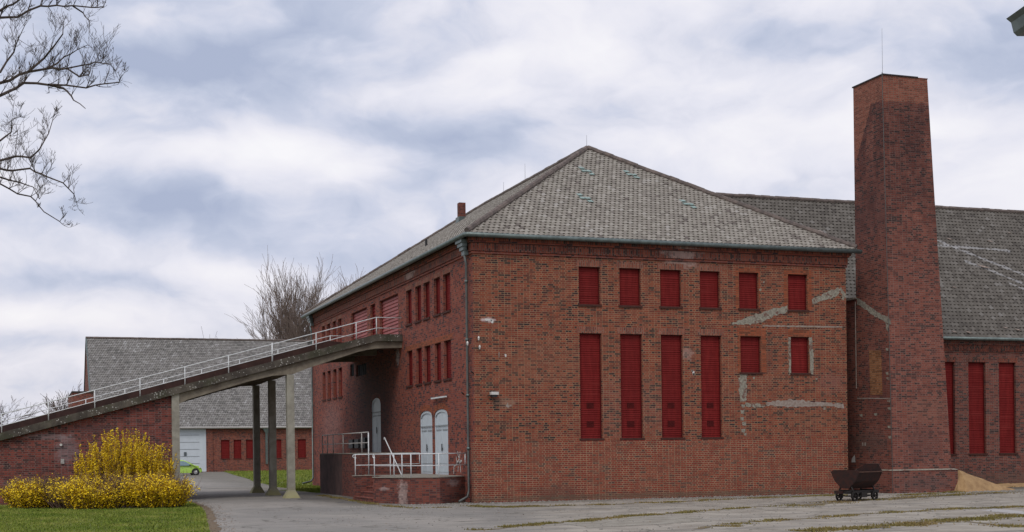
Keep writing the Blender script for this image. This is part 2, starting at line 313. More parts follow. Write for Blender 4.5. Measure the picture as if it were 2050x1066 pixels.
# ------------------------------------------------------------------ mesh builder
class MB:
    def __init__(s): s.v = []; s.f = []; s.m = []; s.mats = []; s.a = None
    def mi(s, mat):
        if mat not in s.mats: s.mats.append(mat)
        return s.mats.index(mat)
    def face(s, pts, mat):
        k = len(s.v); s.v += [tuple(map(float, p)) for p in pts]; s.f.append(tuple(range(k, k+len(pts)))); s.m.append(s.mi(mat)); return s
    def box(s, a, b, mat, rot=None, org=(0,0,0)):
        x0,y0,z0 = a; x1,y1,z1 = b
        P = [(x0,y0,z0),(x1,y0,z0),(x1,y1,z0),(x0,y1,z0),(x0,y0,z1),(x1,y0,z1),(x1,y1,z1),(x0,y1,z1)]
        return s.hexa(P, mat)
    def hexa(s, P, mat):
        k = len(s.v); s.v += [tuple(map(float, p)) for p in P]; i = s.mi(mat)
        for f in ((0,3,2,1),(4,5,6,7),(0,1,5,4),(1,2,6,5),(2,3,7,6),(3,0,4,7)): s.f.append(tuple(k+q for q in f)); s.m.append(i)
        return s
    def prism(s, poly, d, mat, capmat=None):
        """poly: list of 3D points (a flat outline), d: extrusion vector"""
        n = len(poly); k = len(s.v); d = np.array(d, float)
        s.v += [tuple(map(float, p)) for p in poly]+[tuple(np.array(p, float)+d) for p in poly]
        i = s.mi(mat); j = s.mi(capmat) if capmat else i
        s.f.append(tuple(range(k, k+n))); s.m.append(j); s.f.append(tuple(range(k+2*n-1, k+n-1, -1))); s.m.append(j)
        for q in range(n): s.f.append((k+q, k+n+q, k+n+(q+1) % n, k+(q+1) % n)); s.m.append(i)
        return s
    def tube(s, pts, r, mat, n=8, caps=True):
        pts = [np.array(p, float) for p in pts]; rs = r if hasattr(r, '__len__') else [r]*len(pts)
        i = s.mi(mat); k0 = len(s.v); pu = None
        for q, p in enumerate(pts):
            d = pts[min(q+1, len(pts)-1)]-pts[max(q-1, 0)]; d = d/(np.linalg.norm(d)+1e-9)
            if pu is None: pu = np.cross(d, (0,0,1.) if abs(d[2]) < .9 else (1.,0,0))
            pu = pu-d*(pu@d); pu = pu/(np.linalg.norm(pu)+1e-9); pv = np.cross(d, pu)
            for a in range(n):
                c, sn = math.cos(2*math.pi*a/n), math.sin(2*math.pi*a/n); s.v.append(tuple(p+rs[q]*(c*pu+sn*pv)))
            if q:
                for a in range(n):
                    b = (a+1) % n; s.f.append((k0+(q-1)*n+a, k0+(q-1)*n+b, k0+q*n+b, k0+q*n+a)); s.m.append(i)
        if caps:
            s.f.append(tuple(k0+a for a in range(n))[::-1]); s.m.append(i)
            s.f.append(tuple(k0+(len(pts)-1)*n+a for a in range(n))); s.m.append(i)
        return s
    def build(s, name, parent=None, smooth=False, loc=None):
        me = bpy.data.meshes.new(name); v = s.v
        org = np.array(loc if loc is not None else (0,0,0), float)
        if parent is not None: org = org+np.array(WORLD.get(parent.name, (0,0,0)))
        v = (np.array(v)-org).tolist() if len(v) else []
        me.from_pydata(v, [], s.f)
        for mt in s.mats: me.materials.append(mt)
        me.polygons.foreach_set('material_index', s.m)
        if smooth: me.polygons.foreach_set('use_smooth', [True]*len(s.f))
        me.update()
        o = bpy.data.objects.new(name, me); COL.objects.link(o)
        if parent is not None: o.parent = parent; WORLD[o.name] = tuple(org)
        else: o.location = org; WORLD[o.name] = tuple(org)
        return o
WORLD = {}
def tag(o, label, cat=None, group=None, kind=None):
    if label: o['label'] = label
    if cat: o['category'] = cat
    if group: o['group'] = group
    if kind: o['kind'] = kind
    return o
def thing(name, label, cat, group=None):
    """an Empty at the world origin of its parts; parts carry world coordinates (object coords == world coords)"""
    o = bpy.data.objects.new(name, None); COL.objects.link(o); WORLD[o.name] = (0,0,0); o.empty_display_size = .3
    return tag(o, label, cat, group)

def wall(mb, ax, c, u0, u1, z0, z1, holes, mat, inward, depth=.19, rmat=None):
    """a wall in the plane axis ax = c with rectangular openings (ua,ub,za,zb) and their reveals"""
    us = sorted({u0, u1, *[h[0] for h in holes], *[h[1] for h in holes]}); zs = sorted({z0, z1, *[h[2] for h in holes], *[h[3] for h in holes]})
    P = lambda u, z, d=0.: (c+inward*d, u, z) if ax == 0 else (u, c+inward*d, z)
    for i in range(len(us)-1):
        for j in range(len(zs)-1):
            a, b, e, f = us[i], us[i+1], zs[j], zs[j+1]; mu, mz = (a+b)/2, (e+f)/2
            if any(h[0] < mu < h[1] and h[2] < mz < h[3] for h in holes): continue
            mb.face([P(a,e),P(b,e),P(b,f),P(a,f)], mat)
    r = rmat or mat
    for (a, b, e, f) in holes:
        for q in ([P(a,e),P(a,f),P(a,f,depth),P(a,e,depth)], [P(b,e),P(b,f),P(b,f,depth),P(b,e,depth)], [P(a,e),P(b,e),P(b,e,depth),P(a,e,depth)], [P(a,f),P(b,f),P(b,f,depth),P(a,f,depth)]): mb.face(q, r)

def shutter(parent, ax, c, inward, a, b, z0, z1, label=None, mat=None, pitch=.085, depth=.15, amp=.012, name='window_shutter', sill=True, frame=True, vents=False, solid=False):
    mat = mat or M_SHUTTER
    P = lambda u, z, d: (c+inward*d, u, z) if ax == 0 else (u, c+inward*d, z)
    mb = MB(); n = max(2, round((z1-z0)/pitch)); h = (z1-z0)/n
    k0 = len(mb.v)
    for i in range(n):
        zb, zt = z0+i*h, z0+(i+1)*h
        j1 = random.uniform(-.002, .002); dd = -.006 if (i % 9 == 4) else 0
        mb.face([P(a, zb, depth-amp+j1+dd), P(b, zb, depth-amp+j1+dd), P(b, zt-h*.2, depth+j1), P(a, zt-h*.2, depth+j1)], mat)
        mb.face([P(a, zt-h*.2, depth+j1), P(b, zt-h*.2, depth+j1), P(b, zt, depth-amp), P(a, zt, depth-amp)], mat)
    o = mb.build(name, parent)
    if label: o['label'] = label
    if vents:
        for zv in (z0+.55, z0+1.28):
            v = MB(); uc = (a+b)/2
            for q in range(5):
                v.box(P(uc-.15, zv-.1+q*.045, depth-amp-.012) if inward > 0 else P(uc-.15, zv-.1+q*.045, depth-amp), P(uc+.15, zv-.1+q*.045+.03, depth-amp-.001), M_FRAME)
            v.build('vent_grille', o)
    if frame:
        fr = MB()
        for (ua, ub, za, zb) in ((a, a+.035, z0, z1), (b-.035, b, z0, z1), (a+.035, b-.035, z1-.04, z1)):
            A = P(ua, za, depth-.045); B = P(ub, zb, depth-.01); fr.box([min(x, y) for x, y in zip(A, B)], [max(x, y) for x, y in zip(A, B)], M_FRAME)
        fr.build('guide_frame', o)
    if sill:
        s = MB(); A = P(a-.05, z0-.075, -.05); B = P(b+.05, z0+.004, depth-.012)
        s.box([min(x, y) for x, y in zip(A, B)], [max(x, y) for x, y in zip(A, B)], M_SILL_SHADOW); s.build('sill', o)
    return o

# ------------------------------------------------------------------ roof tiles: real overlapping tiles
def tiles(name, parent, O, U, V, poly, mat, tw=.205, th=.255, lift=.020, stagger=True):
    """O origin, U along the eave, V up the slope; poly = convex (u,v) outline"""
    O, U, V = (np.array(q, float) for q in (O, U, V)); U /= np.linalg.norm(U); V /= np.linalg.norm(V); N = np.cross(U, V)
    if N[2] < 0: N = -N
    def span(v):
        xs = []
        for i in range(len(poly)):
            (a, b), (c, d) = poly[i], poly[(i+1) % len(poly)]
            if (b-v)*(d-v) <= 0 and b != d: xs.append(a+(c-a)*(v-b)/(d-b))
        return (min(xs), max(xs)) if len(xs) > 1 else None
    vmax = max(p[1] for p in poly); vs = []; fs = []; rd = []
    cs = [(0, .0), (.35, .008), (.7, .030), (1., .036)]
    r = 0; v = 0.
    while v < vmax-.02:
        v1 = min(v+th, vmax); sp = span(v+.01); sp2 = span(min(v1, vmax)-.01)
        if sp and sp2:
            off = (tw/2 if (stagger and r % 2) else 0.)
            umin, umax = min(sp[0], sp2[0]), max(sp[1], sp2[1])
            k = math.floor((umin-off)/tw); 
            while k*tw+off < umax:
                ua = k*tw+off; k += 1
                if ua+tw < umin+.02 or ua > umax-.02: continue
                jit = rng.normal(0, .004); tl = rng.normal(0, .003); q0 = len(vs); rr = rng.random()
                if rng.random() < .012: rr = -.3
                for (cu, ch) in cs:
                    uu = ua+cu*tw
                    for vv, hh, s_ in ((v-.03, lift+ch+jit+.012, sp), (v1, ch+jit*.5+tl, sp2)):
                        x = min(max(uu, s_[0]), s_[1]); vs.append(O+U*x+V*vv+N*hh)
                    x = min(max(uu, sp[0]), sp[1]); vs.append(O+U*x+V*(v-.028)+N*(ch*.0+.0))
                for c in range(len(cs)-1):
                    a = q0+c*3; b = a+3
                    fs.append((a, b, b+1, a+1)); rd.append(rr); fs.append((a, a+2, b+2, b)); rd.append(rr*.6)
                a = q0+(len(cs)-1)*3; fs.append((a, a+2, a+1)); rd.append(rr*.6)
        v += th; r += 1
    me = bpy.data.meshes.new(name); org = np.array(WORLD.get(parent.name, (0,0,0)))
    me.from_pydata((np.array(vs)-org).tolist(), [], fs); me.materials.append(mat)
    at_ = me.attributes.new('rnd', 'FLOAT', 'FACE'); at_.data.foreach_set('value', np.array(rd, np.float32)); me.update()
    o = bpy.data.objects.new(name, me); COL.objects.link(o); o.parent = parent; WORLD[o.name] = tuple(org)
    return o
def ridge_caps(name, parent, a, b, r=.13, step=.42, mat=None):
    a, b = np.array(a, float), np.array(b, float); L = np.linalg.norm(b-a); n = int(L/step); mb = MB(); d = (b-a)/L
    for i in range(n):
        p = a+d*(i*step); q = a+d*((i+1)*step+.05); j = rng.normal(0, .008, 3)
        mb.tube([p+j+(0,0,.02), q+j], [r*.86, r], mat or M_RIDGE, 8)
    return mb.build(name, parent)

# ================================================================== GROUND
def ground_mat(name, a, b_, c, crack=.6, mott=1., zone=None):
    m, t, b = newmat(name)
    tc = t.n('ShaderNodeTexCoord').outputs['Object']
    n = t.noise(tc, .22, 6, .62, .6); n2 = t.noise(tc, 1.6, 5, .65); n3 = t.noise(tc, 22, 3, .7)
    col = t.mix(t.step(n, .35, .65), a, b_)
    col = t.mix(t.math('MULTIPLY', t.step(n2, .52, .72), .6*mott), col, c)
    col = t.mix(.5, col, t.mix(1., col, t.ramp(n3, [(.3, .65), (.7, 1.3)]), 'MULTIPLY'))
    if zone: col = zone(t, tc, col, n2)
    wv = t.n('ShaderNodeVectorMath', operation='ADD', i_0=tc, i_1=t.n('ShaderNodeVectorMath', operation='SCALE', i_0=t.n('ShaderNodeTexNoise', i_Vector=tc, i_Scale=.9).outputs[1], i_Scale=1.6).outputs[0])
    vo = t.n('ShaderNodeTexVoronoi', feature='DISTANCE_TO_EDGE', i_Scale=.33); t.set(vo.inputs[0], wv.outputs[0])
    ck = t.math('MULTIPLY', t.math('LESS_THAN', vo.outputs[0], .013), crack)
    ck = t.math('MULTIPLY', ck, t.step(n2, .4, .55))
    col = t.mix(ck, col, (.05, .048, .035))
    t.set(b.inputs['Base Color'], col); b.inputs['Roughness'].default_value = .9; b.inputs['Specular IOR Level'].default_value = .3
    bp = t.n('ShaderNodeBump', i_Strength=.5, i_Distance=.015); t.set(bp.inputs['Height'], n3); t.set(b.inputs['Normal'], bp)
    return m
def yard_zone(t, tc, col, n2):
    p = t.n('ShaderNodeSeparateXYZ', i_0=tc)
    edge = t.math('ADD', t.math('ADD', p.outputs[0], t.math('MULTIPLY', p.outputs[1], -.35)), t.math('MULTIPLY', t.math('SUBTRACT', t.noise(tc, .5, 4), .5), 4.))
    slab = t.mix(t.step(t.noise(tc, .8, 5, .7), .35, .65), (.23, .205, .175), (.38, .35, .305))
    col = t.mix(t.math('MULTIPLY', t.step(edge, .8, 3.5), .75), col, slab)
    mp = t.n('ShaderNodeMapping', i_Vector=tc, i_Rotation=(0, 0, R(-17)), i_Scale=(.10, 1.15, 1))
    bd = t.noise(mp.outputs[0], 1., 4, .6, .4)
    col = t.mix(t.math('MULTIPLY', t.step(edge, -2, 3), .6), col, t.mix(1., col, t.ramp(bd, [(.35, (.55,.56,.58)), (.47, (.95,.93,.90)), (.55, (1.05,1.03,.98)), (.62, (.70,.69,.66)), (.7, (1.15,1.12,1.05))]), 'MULTIPLY'))
    # damp grubby fringe along the wall, loose moss
    near = t.math('ADD', p.outputs[1], t.math('MULTIPLY', t.math('SUBTRACT', n2, .5), 2.5))
    d = t.math('MULTIPLY', t.step(near, -2.2, -.6), t.step(p.outputs[0], -6., -1.))
    col = t.mix(t.math('MULTIPLY', d, .55), col, (.10, .09, .065))
    u = t.math('MULTIPLY', t.step(near, -.8, .6), t.math('SUBTRACT', 1., t.step(near, 9, 12)))
    col = t.mix(t.math('MULTIPLY', u, t.math('MULTIPLY', t.step(p.outputs[0], -5.6, -3.8), .6)), col, (.085, .075, .06))
    return col
M_YARD = ground_mat('yard_asphalt', (.20, .19, .175), (.27, .25, .225), (.15, .138, .122), zone=yard_zone)
M_DRIVE = M_YARD
def grass_mat(name, cols):
    m, t, b = newmat(name)
    tc = t.n('ShaderNodeTexCoord').outputs['Object']; n = t.noise(tc, .5, 5, .65); n2 = t.noise(tc, 9, 4, .7)
    col = t.ramp(t.math('ADD', t.math('MULTIPLY', n, .6), t.math('MULTIPLY', n2, .4)), cols)
    t.set(b.inputs['Base Color'], col); b.inputs['Roughness'].default_value = .95; b.inputs['Specular IOR Level'].default_value = .15
    return m
M_LAWN = grass_mat('lawn_soil', [(.3, (.07,.085,.022)), (.5, (.11,.135,.028)), (.62, (.17,.18,.06)), (.75, (.13,.14,.04))])
M_DIRT = plain('dry_leaf_litter_soil', (.17, .12, .075), .95, scale=6, col2=(.10, .075, .045))
M_BLADE = grass_mat('grass_blades', [(.34, (.075,.12,.018)), (.46, (.13,.18,.025)), (.54, (.20,.23,.045)), (.64, (.30,.28,.09))])
M_DRYBLADE = grass_mat('mossy_dry_blades', [(.3, (.11,.10,.03)), (.45, (.17,.145,.045)), (.55, (.22,.165,.07)), (.7, (.25,.17,.09))])

def sheet(name, pts, z, mat, kind='structure', jag=0.):
    mb = MB(); P = []
    n = len(pts)
    for i in range(n):
        a, b = np.array(pts[i], float), np.array(pts[(i+1) % n], float); L = np.linalg.norm(b-a); k = max(1, int(L/.35)) if jag else 1
        for q in range(k):
            p = a+(b-a)*q/k
            if jag and 0 < q: p = p+rng.normal(0, jag, 2)
            P.append((p[0], p[1], z))
    mb.face(P, mat); o = mb.build(name); o['kind'] = kind
    return o
MBg = MB(); MBg.face([(-900,-900,-.02),(900,-900,-.02),(900,900,-.02),(-900,900,-.02)], M_LAWN); tag(MBg.build('ground'), None, kind='structure')
sheet('yard', [(-14,-60),(70,-60),(70,140),(-14,140)], 0., M_YARD)
lawn_edge = [(-9.75,10.6),(-9.6,6.8),(-9.85,2),(-10.4,-3.66),(-11.0,-9),(-11.57,-14.13),(-12.6,-24),(-14,-40)]
sheet('lawn_border_soil', [(x+.28, y) for x, y in lawn_edge]+[(-60,-40),(-60,10.6)], .004, M_DIRT, jag=.07)
sheet('lawn', lawn_edge+[(-60,-40),(-60,10.6)], .008, M_LAWN, jag=.05)
back_edge = [(5.14,107.8),(3.6,92),(2.23,78.43),(.6,60),(-.88,46.94),(-1.6,38),(-1.92,31.6)]
sheet('back_lawn', back_edge+[(40,31.6),(40,107.8)], .008, M_LAWN, jag=.1)
sheet('side_verge', [(-2.1,27),(-1.2,26),(-.3,25.6),(-.02,31.4),(-1.9,31.4)]+[(-2.3,30)], .006, M_LAWN, jag=.06)
sheet('side_verge', [(-3.4,23.8),(-2.4,17.2),(-.02,17.1),(-.02,24.6),(-1.5,24.9)], .006, M_LAWN, jag=.1)
sheet('kerb_strip', [(-6.2,31.3),(-1.0,25.0),(-.4,25.0),(-.3,25.5),(-1.0,25.9),(-5.9,32.6)], .010, M_PLAT)
pv = plain('dark_patch_asphalt', (.09,.085,.08), .9, scale=3, col2=(.13,.12,.11))
for k, q in enumerate([[(-4.6,3.2),(-3.6,2.4),(-3.3,4.5),(-4.0,5.2)], [(-5.2,8.0),(-3.2,7.2),(-2.6,9.5),(-4.6,10.4)]]):
    sheet('asphalt_patch', q, .005, pv, jag=.12)
MBm = MB()
wedge = plain('worn_white_paint', (.42,.41,.40), .8, scale=4, col2=(.30,.29,.28))
sheet('concrete_patch', [tuple(at(x, y, 2, 0)[:2]) for x, y in ((1960,1023),(2050,1030),(2050,1024),(1990,1019))], .005, wedge, jag=.04)
sheet('concrete_patch', [tuple(at(x, y, 2, 0)[:2]) for x, y in ((1115,1046),(1200,1036),(1390,1034),(1420,1044),(1180,1058))], .005, M_PLAT, jag=.07)

def blades(name, gens, n, h, mat, label, wid=.018):
    vs = []; fs = []
    for _ in range(n):
        x, y, s = gens()
        hh = h*s*random.uniform(.5, 1.3); a = random.uniform(0, math.pi); w_ = wid*random.uniform(.6, 1.4); dx, dy = math.cos(a)*w_, math.sin(a)*w_
        lx, ly = random.gauss(0, .4)*hh, random.gauss(0, .4)*hh; k = len(vs)
        vs += [(x-dx, y-dy, 0), (x+dx, y+dy, 0), (x+lx, y+ly, hh)]; fs.append((k, k+1, k+2))
    me = bpy.data.meshes.new(name); me.from_pydata(vs, [], fs); me.materials.append(mat); o = bpy.data.objects.new(name, me); COL.objects.link(o)
    return tag(o, label, 'grass', kind='stuff')
def inpoly(x, y, P):
    c = False; j = len(P)-1
    for i in range(len(P)):
        if (P[i][1] > y) != (P[j][1] > y) and x < (P[j][0]-P[i][0])*(y-P[i][1])/(P[j][1]-P[i][1])+P[i][0]: c = not c
        j = i
    return c
LP = lawn_edge+[(-60,-40),(-60,10.6)]
def g1():
    while 1:
        x, y = random.uniform(-18.2, -9.6), random.uniform(-16, 9)
        if x > -18.2 and inpoly(x, y, LP): return x, y, random.choice((.6, .8, 1, 1, 1.3))
blades('lawn_grass', g1, 52000, .055, M_BLADE, 'short green grass growing across the front lawn')
BP = back_edge+[(40,31.6),(40,107.8)]
def g2():
    while 1:
        x, y = random.uniform(-2, 20), 31.6+76*random.random()
        if inpoly(x, y, BP): return x, y, random.uniform(.6, 1.3)
blades('back_grass', g2, 26000, .12, M_BLADE, 'strip of mown grass in front of the far warehouse', .035)
strips = [[(1560,1016),(1640,1010),(1700,1004),(1780,1000),(1900,992),(2050,985)], [(940,1062),(1000,1058),(1100,1049),(1200,1040),(1300,1031),(1400,1024)], [(1400,1024),(1500,1016),(1560,1014)],
          [(1440,1050),(1620,1038),(1700,1032),(1800,1025),(1920,1019),(2050,1015)], [(1590,1064),(1700,1060),(1830,1049),(1930,1041),(2050,1032)], [(1930,1045),(2000,1052),(2050,1056)], [(940,1013),(1000,1016),(1100,1014),(1200,1011),(1288,1008),(1400,1003),(1500,998),(1600,995),(1690,991)],
          [(1390,1060),(1420,1054),(1470,1056)], [(640,992),(700,1002),(760,1013),(830,1018),(900,1016)], [(1790,993),(1860,990),(1930,984),(2050,973)]]
SW = [1.1, .5, .35, .6, 1.0, .7, .6, .5, .35, .55]
SD = [.6, .9, .5, .7, 1., .6, 1.6, .7, .8, 1.3]
SG = [[at(a, b, 2, 0)[:2] for a, b in s] for s in strips]
wts = np.cumsum([sum(np.linalg.norm(s[i+1]-s[i]) for i in range(len(s)-1))*SD[k] for k, s in enumerate(SG)]); 
segtab = []
for k, s in enumerate(SG):
    for i in range(len(s)-1): segtab.append((k, s[i], s[i+1], np.linalg.norm(s[i+1]-s[i])*SD[k]))
cum = np.cumsum([q[3] for q in segtab])
def g3():
    while 1:
        k, a, b, _ = segtab[int(np.searchsorted(cum, random.random()*cum[-1]))]
        p = a+(b-a)*random.random(); nx = random.gauss(0, SW[k]*.30)+.12*math.sin(p[0]*1.7+k)+.08*math.sin(p[0]*4.1)
        d = (b-a)/np.linalg.norm(b-a); x, y = p[0]-d[1]*nx, p[1]+d[0]*nx
        if math.sin(x*2.1+y)+math.sin(x*.73-y*1.9+k)+math.sin(x*5.3+y*3.1)*.8+random.gauss(0, .5) > .1: return x, y, random.uniform(.5, 1.2)
blades('weeds', g3, 30000, .045, M_DRYBLADE, 'olive moss and weeds growing in strips along cracks and old tracks', .022)
mo = ground_mat('mossy_dirt', (.13,.105,.06), (.16,.12,.075), (.10,.095,.045), crack=0)
for k, sgm in enumerate(SG):
    L_, R_ = [], []
    for i in range(len(sgm)-1):
        a, b = sgm[i], sgm[i+1]; n_ = max(2, int(np.linalg.norm(b-a)/.3)); d_ = (b-a)/np.linalg.norm(b-a)
        for q in range(n_):
            p = a+(b-a)*q/n_; c_ = .12*math.sin(p[0]*1.7+k)+.08*math.sin(p[0]*4.1); w_ = max(.03, SW[k]*.28*(.7+.5*math.sin(p[0]*2.3+k*2))+random.gauss(0,.05))
            L_.append((p[0]-d_[1]*(c_+w_), p[1]+d_[0]*(c_+w_))); R_.append((p[0]-d_[1]*(c_-w_), p[1]+d_[0]*(c_-w_)))
    mb_ = MB(); z_ = .0045+k*.0004
    for i in range(len(L_)-1): mb_.face([(*L_[i],z_),(*L_[i+1],z_),(*R_[i+1],z_),(*R_[i],z_)], mo)
    tag(mb_.build('mossy_joint'), None, kind='structure')
def g4():
    r = random.random()
    if r < .45: return random.uniform(-2.6, -.05), random.uniform(17.2, 24.5), 1.
    if r < .75: return random.uniform(-2.1, -.1), random.uniform(25.8, 31.3), 1.1
    return random.uniform(16.5, 45), random.uniform(2.4, 4.3), 1.5
blades('verge_grass', g4, 14000, .08, M_BLADE, 'thin green grass along the foot of the brick walls', .025)
# ================================================================== MAIN BLOCK
BX, BY = 16.27, 31.0
ZE, OV, SL = 10.08, .32, .640
bld = thing('factory_building', 'large red brick factory block with hipped grey tile roof and dark red shutters', 'building')
UPZ = (7.55, 9.01)
fw = [(4.29,5.18), (6.0,6.91), (7.75,8.67), (9.5,10.39)]
up = fw+[(11.26,12.15), (13.52,14.43)]
lowz = [(11.29,12.23,4.97,6.44), (13.62,14.48,4.97,6.45)]
holesF = [(a, b, UPZ[0], UPZ[1]) for a, b in up]+[(a, b+.03, 2.37, 6.44) for a, b in fw]+lowz
sideU = [(2.9,3.88), (4.3,5.2), (5.82,6.74), (7.13,8.03), (8.63,9.53)]
farU = [(22.62,23.5), (24.0,24.85), (25.5,26.35), (26.9,27.7)]
load = [(10.92,14.32,7.14,9.1), (15.15,16.15,7.14,9.1), (16.88,20.3,7.14,9.1)]
adoor = [(3.45,5.38), (5.68,7.55)]
holesS = [(a, b, 7.53, 9.03) for a, b in sideU]+[(a, b, 4.84, 6.37) for a, b in sideU]+[(a, b, 7.53, 9.1) for a, b in farU]+[(a, b, 4.94, 6.5) for a, b in farU]+load
holesS += [(a, b, 1.0, 3.72) for a, b in adoor]+[(14.37,16.2,1.9,4.62), (17.1,19.3,5.8,6.38), (19.8,20.65,5.88,6.5)]
wm = MB()
wall(wm, 1, 0., 0., BX, -.3, 9.99, holesF, M_FRONT, 1)
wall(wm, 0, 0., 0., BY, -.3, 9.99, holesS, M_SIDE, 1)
wm.face([(BX,0,-.3),(BX,BY,-.3),(BX,BY,9.99),(BX,0,9.99)], M_SIDE); wm.face([(0,BY,-.3),(BX,BY,-.3),(BX,BY,9.99),(0,BY,9.99)], M_SIDE)
# arch heads of the side doors: brick spandrels closing the square openings
def spandrel(ya, yb, zs, zt):
    n = 8; yc = (ya+yb)/2; hw = (yb-ya)/2
    arc = lambda s: zs+(zt-.06-zs)*math.sqrt(max(0, 1-s*s))**.9
    for sgn in (-1, 1):
        for i in range(n):
            s0, s1 = sgn*i/n, sgn*(i+1)/n
            wm.face([(0, yc+s0*hw, arc(s0)), (0, yc+s1*hw, arc(s1)), (0, yc+s1*hw, zt), (0, yc+s0*hw, zt)], M_SIDE)
            wm.face([(0, yc+s0*hw, arc(s0)), (0, yc+s1*hw, arc(s1)), (.14, yc+s1*hw, arc(s1)), (.14, yc+s0*hw, arc(s0))], M_SIDE)
            # relieving arch of soldier bricks
            a0, a1 = np.array((yc+s0*hw, arc(s0))), np.array((yc+s1*hw, arc(s1)))
            o0 = np.array((yc+s0*hw*1.1, arc(s0)+.24)); o1 = np.array((yc+s1*hw*1.1, arc(s1)+.24))
            wm.face([(-.004, *a0), (-.004, *a1), (-.004, *o1), (-.004, *o0)], M_NEWBRICK if ya < 10 else M_SOLDIER)
for a, b in adoor: spandrel(a, b, 3.38, 3.72)
spandrel(14.37, 16.2, 4.25, 4.62)
# soldier-course lintels
def lintel(ax, a, b, z, h=.25, mat=None):
    e = .004; mat = mat or M_LINTEL
    if ax == 1: wm.face([(a-.12,-e,z),(b+.12,-e,z),(b+.12,-e,z+h),(a-.12,-e,z+h)], mat)
    else: wm.face([(-e,a-.08,z),(-e,b+.08,z),(-e,b+.08,z+h),(-e,a-.08,z+h)], mat)
for a, b in up[:4]: lintel(1, a, b, 9.01)
for a, b in fw: lintel(1, a, b+.03, 6.44)
lintel(0, 2.75, 9.65, 6.37, .22, M_NEWBRICK); 
for a, b in sideU+farU: lintel(0, a, b, 9.1 if (a, b) in farU else 9.03, .2)
# fresh brick surrounds of the rebuilt windows (rings of flush patches)
def surround(a, b, z0, z1, l, r, tp, mat, bt=0., e=.004):
    for (ua, ub, za, zb) in ((a-l, a, z0, z1), (b, b+r, z0, z1), (a-l, b+r, z1, z1+tp)) + (((a-l, b+r, z0-bt, z0-.08),) if bt else ()):
        wm.face([(ua,-e,za),(ub,-e,za),(ub,-e,zb),(ua,-e,zb)], mat)
surround(11.26,12.15,7.55,9.01,.16,.06,.17,M_NEWBRICK); surround(13.52,14.43,7.55,9.01,.2,.2,.19,M_NEWBRICK); surround(11.29,12.23,4.97,6.44,.12,.24,.34,M_NEWBRICK)
surround(13.62,14.48,6.45,6.45,.12,.12,.3,M_NEWBRICK)
def smear(pxs, mat=None, e=.007, jag=2.4, ax=1, c=0., closed=True):
    """cement scar with ragged edges, left where an annexe was taken down"""
    P = []; n = len(pxs)
    for i in range(n):
        a, b = np.array(pxs[i], float), np.array(pxs[(i+1) % n], float); k = max(1, int(np.linalg.norm(b-a)/4))
        for q in range(k):
            p = a+(b-a)*q/k+(rng.normal(0, jag*.5, 2) if q else 0); w3 = at(p[0], p[1], ax, c)
            if ax == 1: w3[1] = c-e
            else: w3[0] = c-e
            P.append(w3)
    wm.face(P, mat or M_CEMENT)
Q = lambda L: [(1360+x/2.132, 440+y/2.132) for x, y in L]
smear(Q([(222,446),(300,412),(380,388),(462,366),(466,392),(400,412),(350,440),(250,450)]))
smear(Q([(565,342),(610,318),(690,288),(694,296),(672,326),(620,345),(570,362)]))
smear(Q([(355,451),(520,453),(696,456),(696,461),(520,459),(355,456)]), M_MORTAR, jag=.7)
smear(Q([(256,662),(292,660),(284,700),(290,774),(258,776)])); smear(Q([(282,782),(330,784),(370,792),(340,801),(286,799)]))
smear(Q([(370,780),(480,768),(560,778),(700,786),(704,806),(620,796),(480,800),(372,795)]), M_MORTAR, jag=2)
smear(Q([(463,503),(475,503),(477,655),(560,657),(553,503),(566,503),(573,600),(572,662),(468,664),(466,560)]), jag=1.)
smear(Q([(690,300),(700,296),(712,330),(700,345)]))
for (x, y, s) in [(272,796,8),(270,820,9),(268,850,8),(276,872,9),(272,900,9),(281,916,6),(55,645,5),(62,660,5),(345,300,5),(360,268,4),(318,676,5),(585,680,4),(618,806,6)]:
    smear(Q([(x-s,y-s*.8),(x+s,y-s),(x+s*.8,y+s),(x-s*.7,y+s*.9)]), jag=1.)
for (x, y, rx, ry) in [(978,641,8,2.5),(985,644,3,4),(1012,712,2,3),(1388,747,2,5)]:
    smear([(x-rx,y-ry),(x+rx,y-ry*.6),(x+rx*.8,y+ry),(x-rx*.7,y+ry*.7)], M_PORCELAIN, jag=.6)
smear([(1012,814),(1016,806),(1018,812),(1023,811),(1024,813),(1017,817)], M_MORTAR, jag=.3)
wo = wm.build('wall', bld)
pm = MB(); pm.box((-.07,-.075,-.3),(16.05,.0,2.28),M_PLINTH); pm.box((-.07,.0,-.3),(-.001,.26,2.28),M_PLINTH); pm.build('plinth', bld)
cm = MB()   # stepped brick cornice, its shadow lines painted as thin dark strips
for z0, z1, d, mt in ((9.36,9.43,.05,M_SIDE),(9.455,9.745,.07,M_SOLDIER),(9.43,9.455,.02,M_SILL_SHADOW),(9.745,9.77,.06,M_SILL_SHADOW),(9.77,9.83,.12,M_SIDE),(9.83,9.98,.17,M_SOLDIER)):
    cm.box((-d,-d,z0),(BX+d,-.001,z1),mt); cm.box((-d,.0,z0),(-.001,BY+d,z1),mt); cm.box((BX+.001,0,z0),(BX+d,BY,z1),mt)
cm.build('cornice', bld)
